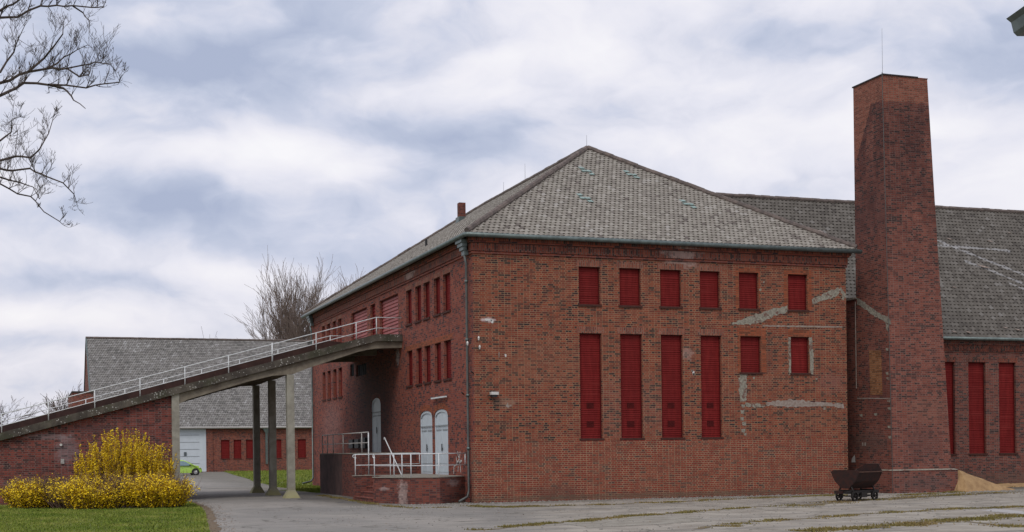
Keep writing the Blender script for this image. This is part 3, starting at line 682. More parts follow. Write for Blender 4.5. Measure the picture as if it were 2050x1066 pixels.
# roof
xm = BX/2; H = xm+OV; AP = (xm, xm, ZE+H*SL); AP2 = (xm, BY-xm, ZE+H*SL)
e = [(-OV,-OV,ZE),(BX+OV,-OV,ZE),(BX+OV,BY+OV,ZE),(-OV,BY+OV,ZE)]
rm = MB(); rm.face([e[0],e[1],AP], M_UNDER); rm.face([e[1],e[2],AP2,AP], M_TILE); rm.face([e[2],e[3],AP2], M_TILE); rm.face([e[3],e[0],AP,AP2], M_UNDER)
rm.face([(p[0],p[1],ZE-.03) for p in e], M_UNDER)
for i in range(4):
    a, b = e[i], e[(i+1) % 4]; rm.face([a, b, (b[0],b[1],ZE-.03), (a[0],a[1],ZE-.03)], M_UNDER)
roof = rm.build('roof', bld)
sl = math.hypot(1, SL)
W = BX+2*OV
tiles('roof_tiles', roof, e[0], (1,0,0), (0,1,SL), [(0,0),(W,0),(W/2,H*sl)], M_TILE)
LY = BY+2*OV
tiles('roof_tiles', roof, e[0], (0,1,0), (1,0,SL), [(0,0),(LY,0),(LY-H,H*sl),(H,H*sl)], M_TILE)
up_ = np.array((0,0,.06))
for nm, a, b in (('hip_ridge', e[0], AP), ('hip_ridge', e[1], AP), ('ridge', AP, AP2), ('hip_ridge', e[3], AP2)):
    ridge_caps(nm, roof, np.array(a)+up_, np.array(b)+up_)
def roofpt(px, py):   # on the front hip plane
    d = _F+_R*((px-1025)/F_PX)+_U*((HZ-py)/F_PX); tt = (ZE+(CAM[1]+OV)*SL-CAM[2])/(d[2]-d[1]*SL); return CAM+d*tt
for (px, py) in ((1171,343),(1261,350),(1168,397),(1374,409)):
    c = roofpt(px, py); g = MB(); n = np.array((0,-SL,1))/sl; v = np.array((0,1,SL))/sl
    for (du, dv) in ((0,0),(.235,0),(.0,.33),(.235,-.33)):
        p = c+np.array((du-.1,0,0))+v*(dv-.1)+n*.035; a = (.1,0,0)
        g.hexa([p+(-.1,0,0)-v*.16+n*.03, p+(.1,0,0)-v*.16+n*.04, p+(.1,0,0)+v*.16-n*.02, p+(-.1,0,0)+v*.16-n*.02, p+(-.1,0,0)-v*.16+n*.055, p+(.1,0,0)-v*.16+n*.065, p+(.1,0,0)+v*.16+n*.01, p+(-.1,0,0)+v*.16+n*.005], M_TURQ)
    g.build('glazed_vent_tiles', roof)
sc = at(923, 425, 0, 6.0)
g = MB(); g.box((5.85,sc[1]-.18,13.6),(6.2,sc[1]+.18,15.1),M_DOCK); g.box((5.8,sc[1]-.25,13.4),(6.3,sc[1]+.35,14.35),M_ZINC); g.build('chimney_stack', roof)
g = MB(); g.tube([(2.1,13.5,11.3),(2.1,13.5,12.0)],.06,M_DARK); g.build('vent_pipe', roof)
for (p, h) in ((AP, .55), ((xm,19.5,AP[2]), .6), ((xm,16.2,AP[2]),.9)):
    g = MB(); g.tube([p, (p[0],p[1],p[2]+h+.1)], [.010,.005], M_PIPE, 5); g.build('lightning_rod', roof)
# gutter
gm = MB(); gr = .088
def gutter(mb, pts, r=.088, mat=M_ZINC): mb.tube(pts, r, mat, 12)
gutter(gm, [(BX+.5,-.40,9.985),(-.32,-.40,10.0),(-.40,-.32,10.0),(-.40,BY+.4,10.0)])
gu = gm.build('gutter', bld, smooth=True)
for k in range(16): 
    g = MB(); g.tube([(.3+k*1.05,-.39,9.90),(.3+k*1.05,-.05,9.97)], .012, M_ZINC, 4); g.build('bracket', gu)
for yy in (.55, 29.9):   # stepped zinc hoppers under the eave corners
    g = MB()
    for k, (d, z0, z1) in enumerate(((.38,9.80,9.92),(.33,9.66,9.80),(.28,9.52,9.66),(.22,9.34,9.52))): g.box((-d,yy-.36+k*.05,z0),(-.135 if z0 > 9.4 else -.06,yy+.42-k*.09,z1),M_ZINC)
    g.build('rain_hopper', gu)
g = MB(); g.tube([(-.2,.40,9.35),(-.13,.40,9.0),(-.13,.42,.45),(-.2,.38,.22),(-.62,.1,.06)], .048, M_PIPE, 10)
for z in (8.3,6.1,4.0,2.0): g.tube([(-.13,.40,z),(-.13,.40,z+.09)], .072, M_ZINC, 10)
g.build('downpipe', bld, smooth=True)
g = MB(); g.tube([(-.2,30.1,9.35),(-.12,30.1,9.0),(-.12,30.1,.5),(-.3,29.9,.3),(-.9,29.2,.22)], .05, M_ZINC, 8); g.build('downpipe', bld, smooth=True)
# shutters
for i, (a, b) in enumerate(up): shutter(bld, 1, 0, 1, a, b, *UPZ)
for a, b in fw: shutter(bld, 1, 0, 1, a, b+.03, 2.37, 6.44, vents=True)
for h_ in lowz: shutter(bld, 1, 0, 1, *h_)
for a, b in sideU: shutter(bld, 0, 0, 1, a, b, 7.53, 9.03); shutter(bld, 0, 0, 1, a, b, 4.84, 6.37)
for a, b in farU: shutter(bld, 0, 0, 1, a, b, 7.53, 9.1, frame=False); shutter(bld, 0, 0, 1, a, b, 4.94, 6.5, frame=False)
for (a, b, z0, z1) in load: shutter(bld, 0, 0, 1, a, b, z0, z1, label='tall faded red slatted loading door opening onto the ramp', mat=M_BIGDOOR if b-a > 2 else None, name='loading_door', sill=False, pitch=.17, amp=.035)
for (a, b, z0, z1) in ((17.1,19.3,5.8,6.38),(19.8,20.65,5.88,6.5)):
    g = MB(); g.face([(.13,a,z0),(.13,b,z0),(.13,b,z1),(.13,a,z1)], M_BLACKHOLE)
    for k in range(5): g.box((.05,a+(b-a)*(k+.5)/5-.02,z0),(.08,a+(b-a)*(k+.5)/5+.02,z1),M_DARK)
    g.build('cellar_vent', bld)
def arched_door(ya, yb, z0, zs, zt, ztr, nm='arched_door', lab=None):
    d = MB(); yc = (ya+yb)/2; hw = (yb-ya)/2-.01; X = .06
    arc = lambda s: zs+(zt-.07-zs)*math.sqrt(max(0, 1-s*s))**.9
    n = 14; top = [(X, yc+s*hw, arc(s)) for s in np.linspace(-1, 1, n)]
    d.prism([(X, yc-hw, z0)]+top+[(X, yc+hw, z0)], (.05,0,0), M_WDOOR)
    # panels and rails, proud
    for sg in (-1, 1):
        a, b = (yc-hw*.9, yc-.03) if sg < 0 else (yc+.03, yc+hw*.9)
        d.box((X-.02,a,z0+.45),(X-.001,b,ztr-.25),M_WDOOR); d.box((X-.012,a,z0+.1),(X-.001,b,z0+.36),M_WDOOR)
        d.box((X-.024,a+.08,ztr-.18),(X-.001,b-.05,ztr-.13),M_GROOVE)
    o = d.build(nm, bld)
    if lab: o['label'] = lab
    f = MB(); ring = [(yc+s*hw, arc(s)) for s in np.linspace(-1, 1, n)]
    for i in range(n-1):
        (a0, b0), (a1, b1) = ring[i], ring[i+1]; k = .9
        i0 = (yc+(a0-yc)*k, zs+(b0-zs)*.82-.05); i1 = (yc+(a1-yc)*k, zs+(b1-zs)*.82-.05)
        f.face([(X-.035,a0,b0),(X-.035,a1,b1),(X-.035,*i1),(X-.035,*i0)], M_WDOOR)
    f.box((X-.035,yc-hw,z0),(X-.003,yc-hw*.9,zs),M_WDOOR); f.box((X-.035,yc+hw*.9,z0),(X-.003,yc+hw,zs),M_WDOOR)
    f.build('frame', o)
    f = MB(); f.box((X-.05,yc-hw*.92,ztr),(X-.02,yc+hw*.92,ztr+.04),M_GROOVE); f.build('transom', o)
    f = MB(); f.box((X-.07,yc-.09,z0+.95),(X-.045,yc-.04,z0+1.25),M_DARK); f.box((X-.06,yc-.16,z0+1.05),(X-.04,yc-.03,z0+1.08),M_DARK); f.build('handle', o)
for a, b in adoor: arched_door(a, b, 1.0, 3.38, 3.72, 2.98)
arched_door(14.37, 16.2, 1.9, 4.25, 4.62, 3.85, lab='narrow grey arched door in the shade under the ramp')
# small fittings on the walls
g = MB(); c = at(988, 791, 1, -.1); g.box((c[0]-.14,-.30,c[2]+.0),(c[0]+.14,-.06,c[2]+.11),M_PORCELAIN); g.box((c[0]-.12,-.27,c[2]-.09),(c[0]+.1,-.08,c[2]-.002),M_DARK); g.tube([(c[0]-.14,-.2,c[2]-.02),(c[0]-.22,-.05,c[2]-.03)],.02,M_DARK,6)
tag(g.build('floodlight'), 'small white and black floodlight on the front wall right of the corner downpipe', 'lamp')
g = MB(); a = at(866, 799.4, 0, -.06); b = at(895, 794.7, 0, -.06); g.box((-.14,b[1],a[2]-.01),(-.07,a[1],a[2]+.05),M_WHITE); g.box((-.07,b[1]+.3,a[2]),(0,b[1]+.4,a[2]+.05),M_DARK); g.box((-.07,a[1]-.4,a[2]),(0,a[1]-.3,a[2]+.05),M_DARK)
tag(g.build('tube_light'), 'slim white tube light above the pair of arched doors', 'lamp')
for (px, py) in ((958.5,677),(960.5,695),(936,687)):
    g = MB(); c = at(px, py, 1, -.06); g.tube([(c[0],-.05,c[2]-.09),(c[0],-.05,c[2]),(c[0],-.05,c[2]+.07)],[.02,.045,.02],M_PORCELAIN,8); g.tube([(c[0],-.05,c[2]-.09),(c[0]-.08,0,c[2]-.12)],.012,M_DARK,5); g.build('insulator', bld)
for (px, py) in ((944,747),(925,789)): g = MB(); c = at(px, py, 0, -.08); g.tube([(0,c[1]-.0,c[2]-.02),(-.14,c[1]-.12,c[2]+.05)],.025,M_DARK,6); g.build('wall_hook', bld)
g = MB(); g.tube([at(999,706,1,-.04),at(999,716,1,-.04)],.02,M_MORTAR,5); g.build('wall_hook', bld)
# black patches (mail slots / painted squares) by the upper platform
g = MB()
for (ya, yb, z0, z1) in ((19.85,20.75,2.17,2.62),(18.55,19.45,2.17,2.62),(17.15,18.2,2.15,2.68)):
    g.box((-.12,ya,z0),(-.0,yb,z1),M_DARK); g.box((-.13,ya+.15,z0+.2),(-.121,yb-.1,z0+.24),M_GREYRAIL)
g.build('meter_box', bld)
# white paint graffito beside the right door
g = MB(); X = -.006
def scr(p, w_=.035):
    for a, b in zip(p[:-1], p[1:]):
        a = at(*a, 0, 0); b = at(*b, 0, 0); d = np.array((b[1]-a[1], b[2]-a[2])); L = np.hypot(*d)+1e-6; nx, nz = -d[1]/L*w_, d[0]/L*w_
        g.face([(X,a[1]+nx,a[2]+nz),(X,b[1]+nx,b[2]+nz),(X,b[1]-nx,b[2]-nz),(X,a[1]-nx,a[2]-nz)], M_PORCELAIN)
C5 = lambda L: [(620+x/5.076, 820+y/5.076) for x, y in L]
for L in ([(1490,480),(1500,560),(1540,515)], [(1505,425),(1510,470),(1525,510)], [(1530,430),(1525,480),(1510,530)], [(1495,520),(1520,545),(1548,520)], [(1500,560),(1468,575),(1465,655)], [(1500,560),(1520,535)], [(1512,575),(1508,630)], [(1532,570),(1535,640)]): scr(C5(L), .028)
g.build('graffiti', bld)

# ================================================================== HALL (right wing)
hall = thing('factory_hall', 'long dark-roofed brick hall wing extending right behind the tall chimney', 'building')
HY, HE = 4.4, 6.95; RY = 11.6; KH = 1.0; HX0, HX1 = 16.4, 62.
hw_ = []; x = at(1938.2, 725, 1, HY)[0]
for k in range(-1, 9): hw_.append((x+k*1.745, x+k*1.745+.975))
hm = MB(); wall(hm, 1, HY, HX0, HX1, -.3, 6.3, [(a, b, 1.53, 5.83) for a, b in hw_], M_HALL, 1)
for a, b in hw_: hm.face([(a-.1,HY-.004,5.83),(b+.1,HY-.004,5.83),(b+.1,HY-.004,6.07),(a-.1,HY-.004,6.07)], M_SOLDIER)
hm.face([(HX1,HY,-.3),(HX1,2*RY-HY,-.3),(HX1,2*RY-HY,6.9),(HX1,RY,14.2),(HX1,HY,6.9)], M_HALL); hm.face([(HX0,2*RY-HY,-.3),(HX1,2*RY-HY,-.3),(HX1,2*RY-HY,6.9),(HX0,2*RY-HY,6.9)], M_HALL)
for z0, z1, d, mt in ((6.3,6.36,.04,M_HALL),(6.36,6.62,.07,M_SOLDIER),(6.62,6.85,.13,M_HALL)): hm.box((HX0,HY-d,z0),(HX1,HY+.02,z1),mt)
hm.build('wall', hall)
r_ = MB(); ez = HE-.03; RZ = HE+(RY-4.1)*KH
r_.face([(9.8,4.1,HE-.02),(HX1+.2,4.1,HE-.02),(HX1+.2,RY,RZ-.02),(9.8,RY,RZ-.02)], M_UNDER); r_.face([(9.8,2*RY-4.1,HE),(HX1+.2,2*RY-4.1,HE),(HX1+.2,RY,RZ-.02),(9.8,RY,RZ-.02)], M_TILEH)
r_.face([(16.4,4.1,HE-.06),(HX1+.2,4.1,HE-.06),(HX1+.2,HY+.1,HE-.06),(16.4,HY+.1,HE-.06)], M_UNDER)
hr = r_.build('roof', hall)
tiles('roof_tiles', hr, (9.8,4.1,HE), (1,0,0), (0,1,KH), [(0,0),(36,0),(36,(RY-4.1)*math.hypot(1,KH)),(0,(RY-4.1)*math.hypot(1,KH))], M_TILEH, tw=.22, th=.27)
ridge_caps('ridge', hr, (9.8,RY,RZ+.05), (44,RY,RZ+.05), r=.12)
for (px, py, s) in ((1965,537,1.),(1908,579,.35),(1907,668,.45),(1936,669,.5),(2010,660,.4),(2035,664,.5),(1898,482,.5),(1980,487,.5),(1637,466,.7),(2018,470,.3)):
    d = _F+_R*((px-1025)/F_PX)+_U*((HZ-py)/F_PX); tt = (HE-4.1*KH+CAM[1]*KH-CAM[2])/(d[2]-d[1]*KH); c = CAM+d*tt; n = np.array((0,-.707,.707)); v = np.array((0,.707,.707))
    g = MB(); g.prism([c+n*.1+np.array((-.3*s,0,0))+v*.1*s, c+n*.1+np.array((.1*s,0,0))+v*.02, c+n*.1+np.array((.35*s,0,0))-v*.16*s, c+n*.1+np.array((-.02*s,0,0))-v*.1*s], n*.03, M_MORTAR); g.build('slipped_slate', hr)
g = MB(); gutter(g, [(17.6,4.0,HE-.06),(HX1,4.0,HE-.06)], .085); g.build('gutter', hall, smooth=True)
for a, b in hw_: shutter(hall, 1, HY, 1, a, b, 1.53, 5.83)

# ================================================================== CHIMNEY
chim = thing('chimney_tower', 'tall tapering square brick chimney standing between block and hall', 'chimney')
cb = [(17.5,-1.37),(20.37,-1.37),(20.37,1.1),(17.5,1.1)]; ctp = [(17.5,-1.0),(19.68,-1.0),(19.68,1.12),(17.5,1.12)]
g = MB(); g.hexa([(x,y,.9) for x, y in cb]+[(x,y,17.2) for x, y in ctp], M_CHIM)
# cement scar of the removed lean-to and the patch of orange brick, on the west face
def west(pxs, mat, jag=2., e=.008):
    P = []; n = len(pxs)
    for i in range(n):
        a, b = np.array(pxs[i], float), np.array(pxs[(i+1) % n], float); k = max(1, int(np.linalg.norm(b-a)/4))
        for q in range(k):
            p = a+(b-a)*q/k+(rng.normal(0, jag*.5, 2) if q else 0); w3 = at(p[0], p[1], 0, 17.5); w3[0] = 17.5-e; P.append(w3)
    g.face(P, mat)
west([(1716,597),(1728,604),(1755,624),(1783,640),(1784,650),(1772,645),(1745,630),(1722,612),(1716,610)], M_CEMENT, 1.5)
west([(1773,646),(1781,650),(1778,664),(1774,656)], M_CEMENT); west([(1740,702),(1764,702),(1767,791),(1743,791)], M_ORANGE, .5)
west([(1716,797),(1783,797),(1783,799),(1716,799)], M_MORTAR, .4)
for (x, y) in ((1776,748),(1778,758),(1779,803),(1780,818),(1776,700),(1753,830),(1724,832),(1780,855),(1781,876)): west([(x-3,y-2),(x+3,y-3),(x+3,y+3),(x-2,y+2)], M_CEMENT, 1.)
west([(1706,918),(1711,911),(1713,926),(1705,926)], M_PORCELAIN, .5); west([(1726,886),(1729,886),(1729,893),(1726,893)], M_MORTAR, .3); west([(1731,886),(1734,886),(1734,893),(1731,893)], M_MORTAR, .3)
g.build('shaft', chim)
g = MB(); g.box((17.42,-1.45,-.2),(20.62,1.2,.92),M_CHIM); g.build('plinth', chim)
g = MB(); g.hexa([(17.40,-1.47,.92),(20.65,-1.47,.92),(20.65,1.2,.92),(17.40,1.2,.92),(17.49,-1.38,.97),(20.45,-1.38,.97),(20.45,1.2,.97),(17.49,1.2,.97)], M_CEMENT); g.build('ledge', chim)
g = MB(); g.box((17.46,-1.04,17.2),(19.2,1.16,17.25),M_DARK); g.box((17.48,-1.02,17.19),(19.7,1.14,17.2+.02),M_CHIM); g.build('cap', chim)
g = MB(); g.tube([(17.47,-1.03,17.0),(17.47,-1.03,19.1)],[.008,.004],M_PIPE,5); g.tube([(17.45,-1.02,17.3),(17.45,-1.22,9.),(17.45,-1.4,1.0),(17.38,-1.5,.9),(17.38,-1.5,0)],.011,M_PIPE,5); g.build('lightning_rod', chim)
g = MB(); g.box((17.5,1.1,-.2),(20.3,5.6,8.2),M_CHIM); g.build('buttress_wall', chim)
g2_ = MB(); g2_.hexa([(17.44,1.05,8.2),(20.3,1.13,8.2),(20.3,5.8,8.2),(17.44,5.8,8.2),(17.44,1.05,8.27),(20.3,1.13,8.27),(20.3,5.8,8.6),(17.44,5.8,8.6)], M_CEMENT); g2_.tube([(17.47,1.12,8.1),(17.47,1.12,4.4)],.02,M_MORTAR,5); g2_.build('coping', chim)
g = MB(); g.tube([(17.6,1.3,0),(17.6,1.3,0)],.01,M_DARK)
# ================================================================== RAMP
ramp = thing('loading_ramp', 'long sloping concrete ramp on slender columns rising to the upper loading doors', 'ramp')
KT = lambda x: 7.18 if x > -1.17 else 7.18+(x+1.17)*.2722
XL = -27.
g = MB()
def band(mb, y0, y1, top, bot, mat, xs=(XL,-1.5,-1.17,0.)):
    xs = list(xs)
    P = [(x, y0, top(x)) for x in xs]+[(x, y0, bot(x)) for x in xs[::-1]]
    mb.prism(P, (0, y1-y0, 0), mat)
sg = MB(); band(sg, 10.55, 19.9, lambda x: KT(x)-.08, lambda x: KT(x)-.34, M_GIRD); sg.build('deck', ramp)
k1 = MB(); xsx = list(np.linspace(-27,-1.2,24))+[0.]
band(k1, 10.18, 10.55, KT, lambda x: KT(x)-.31, M_KERB, xsx); k1.build('kerb', ramp)
k2 = MB(); band(k2, 19.9, 20.2, lambda x: KT(x)+.54-(0.0 if x < -1.6 else .2*(x+1.6)/1.6), lambda x: KT(x)-.33, M_PARA, xsx); k2.build('parapet', ramp)
bot = [(-9.74,4.1),(-9.4,4.27),(-9.05,4.38),(-6.83,5.05),(-5.78,5.31),(-5.18,5.35),(-4.86,5.4),(-4.15,5.68),(-2.0,6.39),(-1.5,6.5),(-1.16,6.55),(0,6.6)]
for y in (10.32, 14.95, 19.6):
    gg = MB(); P = [(x, y, z) for x, z in bot]+[(0,y,KT(0)-.32),(-1.17,y,KT(-1.17)-.32),(-9.74,y,KT(-9.74)-.32)]; gg.prism(P, (0,.36,0), M_GIRD); gg.build('girder', ramp)
def column(x, y, top, wx=.155, d=.36):
    c = MB(); zf = .34
    A = lambda z, e: [(x-wx-e,y-e,z),(x+wx+e,y-e,z),(x+wx+e,y+d+e,z),(x-wx-e,y+d+e,z)]
    c.hexa(A(zf,0)+A(top,0), M_CONC); c.hexa(A(-.1,.2)+A(.02,.17), M_CONC); c.hexa(A(.02,.17)+A(zf,0), M_CONC); return c.build('column', ramp)
for y in (10.3, 14.93, 19.58): column(-5.02, y, 5.36)
column(-9.9, 10.27, 4.55)
for y in (14.93, 19.58): column(-9.9, y, 4.5)
iw = MB(); iw.prism([(XL,10.42,0.),(-10.05,10.42,-.2),(-10.05,10.42,KT(-10.05)-.31),(XL,10.42,.02)], (0,.3,0), M_RAMPBRICK); iw.prism([(XL,19.8,0.),(-10.05,19.8,-.2),(-10.05,19.8,KT(-10.05)-.31),(XL,19.8,.02)], (0,.2,0), M_RAMPBRICK)
iw.face([(-10.06,10.72,-.2),(-10.06,19.8,-.2),(-10.06,19.8,KT(-10.05)-.32),(-10.06,10.72,KT(-10.05)-.32)], M_RAMPBRICK); iw.build('retaining_wall', ramp)
g = MB(); c = at(122, 891, 1, 10.4); g.tube([(c[0],10.34,c[2]),(c[0],10.42,c[2])],.055,M_PORCELAIN,10); c = at(125,924,1,10.4); g.box((c[0]-.07,10.36,c[2]-.1),(c[0]+.07,10.42,c[2]+.1),M_GREYRAIL); g.build('wall_socket', ramp)
px_ = [-22.3,-20.46,-18.62,-16.78,-14.98,-13.16,-11.34,-9.5,-7.67,-5.8,-3.88,-2.09,-1.17]
def ramp_rail(y, dx, label):
    rl = MB(); xs = [x+dx for x in px_]; xs[-1] = -1.17
    rl.tube([(x, y, KT(x)+.74) for x in xs]+[(-.02,y,7.18+.74)], .019, M_WHITE, 8); rl.tube([(x, y, KT(x)+.27) for x in xs]+[(-.02,y,7.18+.27)], .016, M_WHITE, 8)
    o = rl.build('railing', ramp, smooth=True); o['label'] = label
    for i, x in enumerate(xs):
        q = MB(); r = .034 if (i == 9 and dx == 0) else .022; q.tube([(x,y,KT(x)-.06),(x,y,KT(x)+.74+(.06 if r > .03 else 0))], r, M_WHITE, 8); q.build('post', o, smooth=True)
ramp_rail(10.27, 0., 'white two-bar railing along the near edge of the ramp')
ramp_rail(20.02, .03, 'white railing along the far edge of the ramp behind the brown parapet')
# ================================================================== LOADING DOCK beside the side doors
dock = thing('loading_dock', 'two-level brick dock with steps and white railings below the arched doors', 'platform')
g = MB(); LPf = [(-3.3,2.6),(-2.85,1.35),(-2.45,.3),(-1.36,.1),(-.005,1.35),(-.005,8.2),(-2.3,8.2),(-2.3,2.6)]
g.prism([(x,y,-.3) for x, y in LPf], (0,0,1.265), M_DOCK); g.build('lower_platform', dock)
g = MB(); g.prism([(x*1.01-.01,y-.02,.965) for x, y in LPf[:6]]+[(-2.3,8.2,.965),(-2.3,2.58,.965)], (0,0,.035), M_PLAT); g.build('lower_slab', dock)
g = MB(); g.box((-3.3,5.75,-.3),(-2.301,6.05,.98),M_DOCK); g.box((-3.33,5.72,.981),(-2.301,6.08,1.01),M_PLAT); g.build('stair_wall', dock)
for k in range(4):
    g = MB(); x0_, x1_ = -3.28+k*.24, -3.28+(k+1)*.24; g.box((x0_,2.61,-.3),(x1_,5.74,.13+k*.2),M_DOCK); g.box((x0_-.02,2.615,.131+k*.2),(x1_,5.735,.17+k*.2),M_SIDE); g.build('step', dock)
g = MB(); g.box((-2.4,8.2,-.3),(-.005,12.1,1.88),M_DOCK); g.box((-2.4,12.101,-.3),(-.005,17.0,1.88),M_CLAD); g.build('upper_platform', dock)
g = MB(); g.box((-2.42,8.18,1.88),(-.005,17.02,1.93),M_PLAT); g.build('upper_slab', dock)
for k in range(4):
    g = MB(); g.box((-2.28,6.5+k*.42,1.003),(-1.2,6.5+(k+1)*.42-.002,1.17+k*.18),M_DOCK); g.build('step', dock)
def rail(pts, posts, h=.86, mid=.42, loop=True, label=None, mat=None, r=.021):
    mat = mat or M_WHITE
    q = MB(); T = [(x,y,z+h) for x, y, z in pts]; q.tube(T, r, mat, 8)
    q.tube([(x,y,z+mid) for x, y, z in pts], r*.75, mat, 8)
    if loop: q.tube([T[-1], (pts[-1][0],pts[-1][1],pts[-1][2]+mid)], r*.9, mat, 8)
    # curled start
    x, y, z = T[0]; nx = np.array(T[0])-np.array(T[1]); nx /= np.linalg.norm(nx)
    q.tube([np.array(T[0])+nx*.1*math.sin(a)+np.array((0,0,-.07+.07*math.cos(a))) for a in np.linspace(0, math.pi*1.15, 9)], r*.9, mat, 8)
    o = q.build('railing', dock, smooth=True)
    if label: o['label'] = label
    for (x, y, z) in posts: q = MB(); q.tube([(x,y,z-.05),(x,y,z+h)], r, mat, 8); q.build('post', o, smooth=True)
rail([(-3.22,5.9,1.0),(-2.3,5.95,1.0),(-.53,5.8,1.03)], [(-3.22,5.9,1.0),(-1.75,5.9,1.0)], label='white railing on the stair side wall')
rail([(-3.2,2.75,1.0),(-2.78,1.5,1.0),(-2.38,.42,1.0),(-1.36,.22,1.0),(-.08,1.0,1.0)], [(-3.2,2.75,1.0),(-2.76,1.45,1.0),(-2.58,.95,1.0),(-2.38,.42,1.0),(-1.36,.22,1.0)], label='white railing round the front edge of the lower platform')
up_px = [645.5, 655.5, 667, 687, 724.4, 739, 755]
ys = [at(p, 890, 0, -2.33)[1] for p in up_px]; ys[-1] = 7.25
ys = [max(y, 7.25) for y in ys]
rail([(-2.33,ys[0],1.93),(-2.33,7.25,1.93)][::1], [(-2.33,y,1.93) for y in sorted(set([round(q,2) for q in ys]))], h=.86, label='thin railing along the dark upper platform', mat=M_GREYRAIL, loop=False, r=.024)
g = MB(); a = at(770,877,0,-1.2); b = at(804,951,0,-1.2); g.tube([a+np.array((0,.12,-.08)),a+np.array((0,.09,0)),a,b],.026,M_WHITE,8); g.build('handrail', dock, smooth=True)
g = MB(); g.tube([(-2.33,7.25,1.0),(-2.33,7.25,2.75)],.026,M_WHITE,8); g.build('newel_post', dock, smooth=True)
# ================================================================== FAR WAREHOUSE
wh = thing('warehouse', 'distant long brick warehouse with steep grey tiled roof seen behind the ramp', 'building')
WY, WE = 108., 5.15; WRY, WRZ = 120.7, 15.95; WX0, WX1 = -9.0, 34.
gx = 3.28; gate = (-2.2, gx, .02, 4.85)
ww = [(4.93,5.9),(6.35,7.22),(7.75,8.65),(10.9,11.8),(12.3,13.2),(13.7,14.65),(17.,17.9),(18.4,19.3),(-8.2,-7.3),(-6.8,-5.9)]
m_ = MB(); wall(m_, 1, WY, WX0, WX1, -.2, 5.1, [gate]+[(a,b,1.46,3.6) for a, b in ww], M_BACK, 1, .2)
kk = (WRZ-WE)/(WRY-WY)
m_.face([(WX0,WY,-.2),(WX0,2*WRY-WY,-.2),(WX0,2*WRY-WY,WE),(WX0,WRY,WRZ-.1),(WX0,WY,WE)], M_BACK); m_.face([(WX1,WY,-.2),(WX1,2*WRY-WY,-.2),(WX1,2*WRY-WY,WE),(WX1,WRY,WRZ-.1),(WX1,WY,WE)], M_BACK)
m_.box((3.4,WY-.1,-.2),(4.0,WY+.01,5.0),M_BACK); m_.build('wall', wh)
r_ = MB(); EY, EZ = WY-.4, WE-.15; r_.face([(WX0-.1,EY,EZ-.03),(WX1,EY,EZ-.03),(WX1,WRY,WRZ-.03),(WX0-.1,WRY,WRZ-.03)], M_UNDER); r_.face([(WX0-.1,2*WRY-EY,EZ),(WX1,2*WRY-EY,EZ),(WX1,WRY,WRZ),(WX0-.1,WRY,WRZ)], M_TILEB)
r_.face([(WX0,EY,EZ-.05),(WX1,EY,EZ-.05),(WX1,WY,EZ-.05),(WX0,WY,EZ-.05)], M_UNDER)
wr = r_.build('roof', wh); kk = (WRZ-EZ)/(WRY-EY); LV = math.hypot(WRY-EY, WRZ-EZ)
tiles('roof_tiles', wr, (WX0-.1,EY,EZ), (1,0,0), (0,1,kk), [(0,0),(26.5,0),(26.5,LV),(0,LV)], M_TILEB, tw=.27, th=.34, lift=.035)
ridge_caps('ridge', wr, (WX0-.1,WRY,WRZ+.06), (20,WRY,WRZ+.06), r=.16, step=.5)
g = MB(); g.prism([(WX0-.12,EY,EZ-.1),(WX0-.12,WRY,WRZ-.1),(WX0-.12,WRY,WRZ+.1),(WX0-.12,EY,EZ+.1)], (.15,0,0), M_ZINC); g.prism([(WX0-.12,2*WRY-EY,EZ-.1),(WX0-.12,WRY,WRZ-.1),(WX0-.12,WRY,WRZ+.1),(WX0-.12,2*WRY-EY,EZ+.1)], (.15,0,0), M_ZINC); g.build('verge_flashing', wr)
g = MB(); gutter(g, [(WX0,EY-.08,EZ-.02),(WX1,EY-.08,EZ-.02)], .12, M_GREYRAIL); g.build('gutter', wh)
g = MB(); xd = at(533, 850, 1, WY-.2)[0]; g.hexa([(xd-.12,WY-.4,4.3),(xd+.12,WY-.4,4.3),(xd+.12,WY-.1,4.3),(xd-.12,WY-.1,4.3),(xd-.5,WY-.5,4.95),(xd+.5,WY-.5,4.95),(xd+.5,WY-.05,4.95),(xd-.5,WY-.05,4.95)], M_ZINC); g.box((xd-.13,WY-.35,.8),(xd+.13,WY-.1,4.3),M_ZINC); g.build('downpipe', wh)
gt = MB(); gt.box((gate[0],WY+.10,0),(gate[1],WY+.16,4.85),M_GATE)
gt.box((gate[1]-.28,WY+.04,0),(gate[1],WY+.099,4.85),M_GATE); gt.box((gate[0],WY+.04,4.6),(gate[1]-.281,WY+.099,4.85),M_GATE)
go = gt.build('gate', wh); go['label'] = 'large pale grey sliding gate'
for z in (.95,1.75,2.55,3.35,4.15):
    q = MB(); q.box((-.9,WY+.07,z),(gate[1]-.75,WY+.099,z+.05),M_GROOVE); q.build('panel_joint', go)
q = MB(); q.box((-.98,WY+.07,.1),(-.94,WY+.099,4.5),M_GROOVE); q.build('panel_joint', go)
q = MB(); c = at(371, 909, 1, WY); q.box((c[0]-.14,WY+.02,c[2]-.22),(c[0]+.14,WY+.098,c[2]+.2),M_WARNPLATE); q.build('notice_plate', go)
for a, b in ww: shutter(wh, 1, WY, 1, a, b, 1.46, 3.6, pitch=.2, frame=False)
g = MB(); g.box((-11.2,104.,-.2),(-9.02,119,8.75),M_BACK); g.box((-11.25,103.9,8.75),(-9.0,119,8.9),M_UNDER)
ax_ = g.build('annexe', wh)
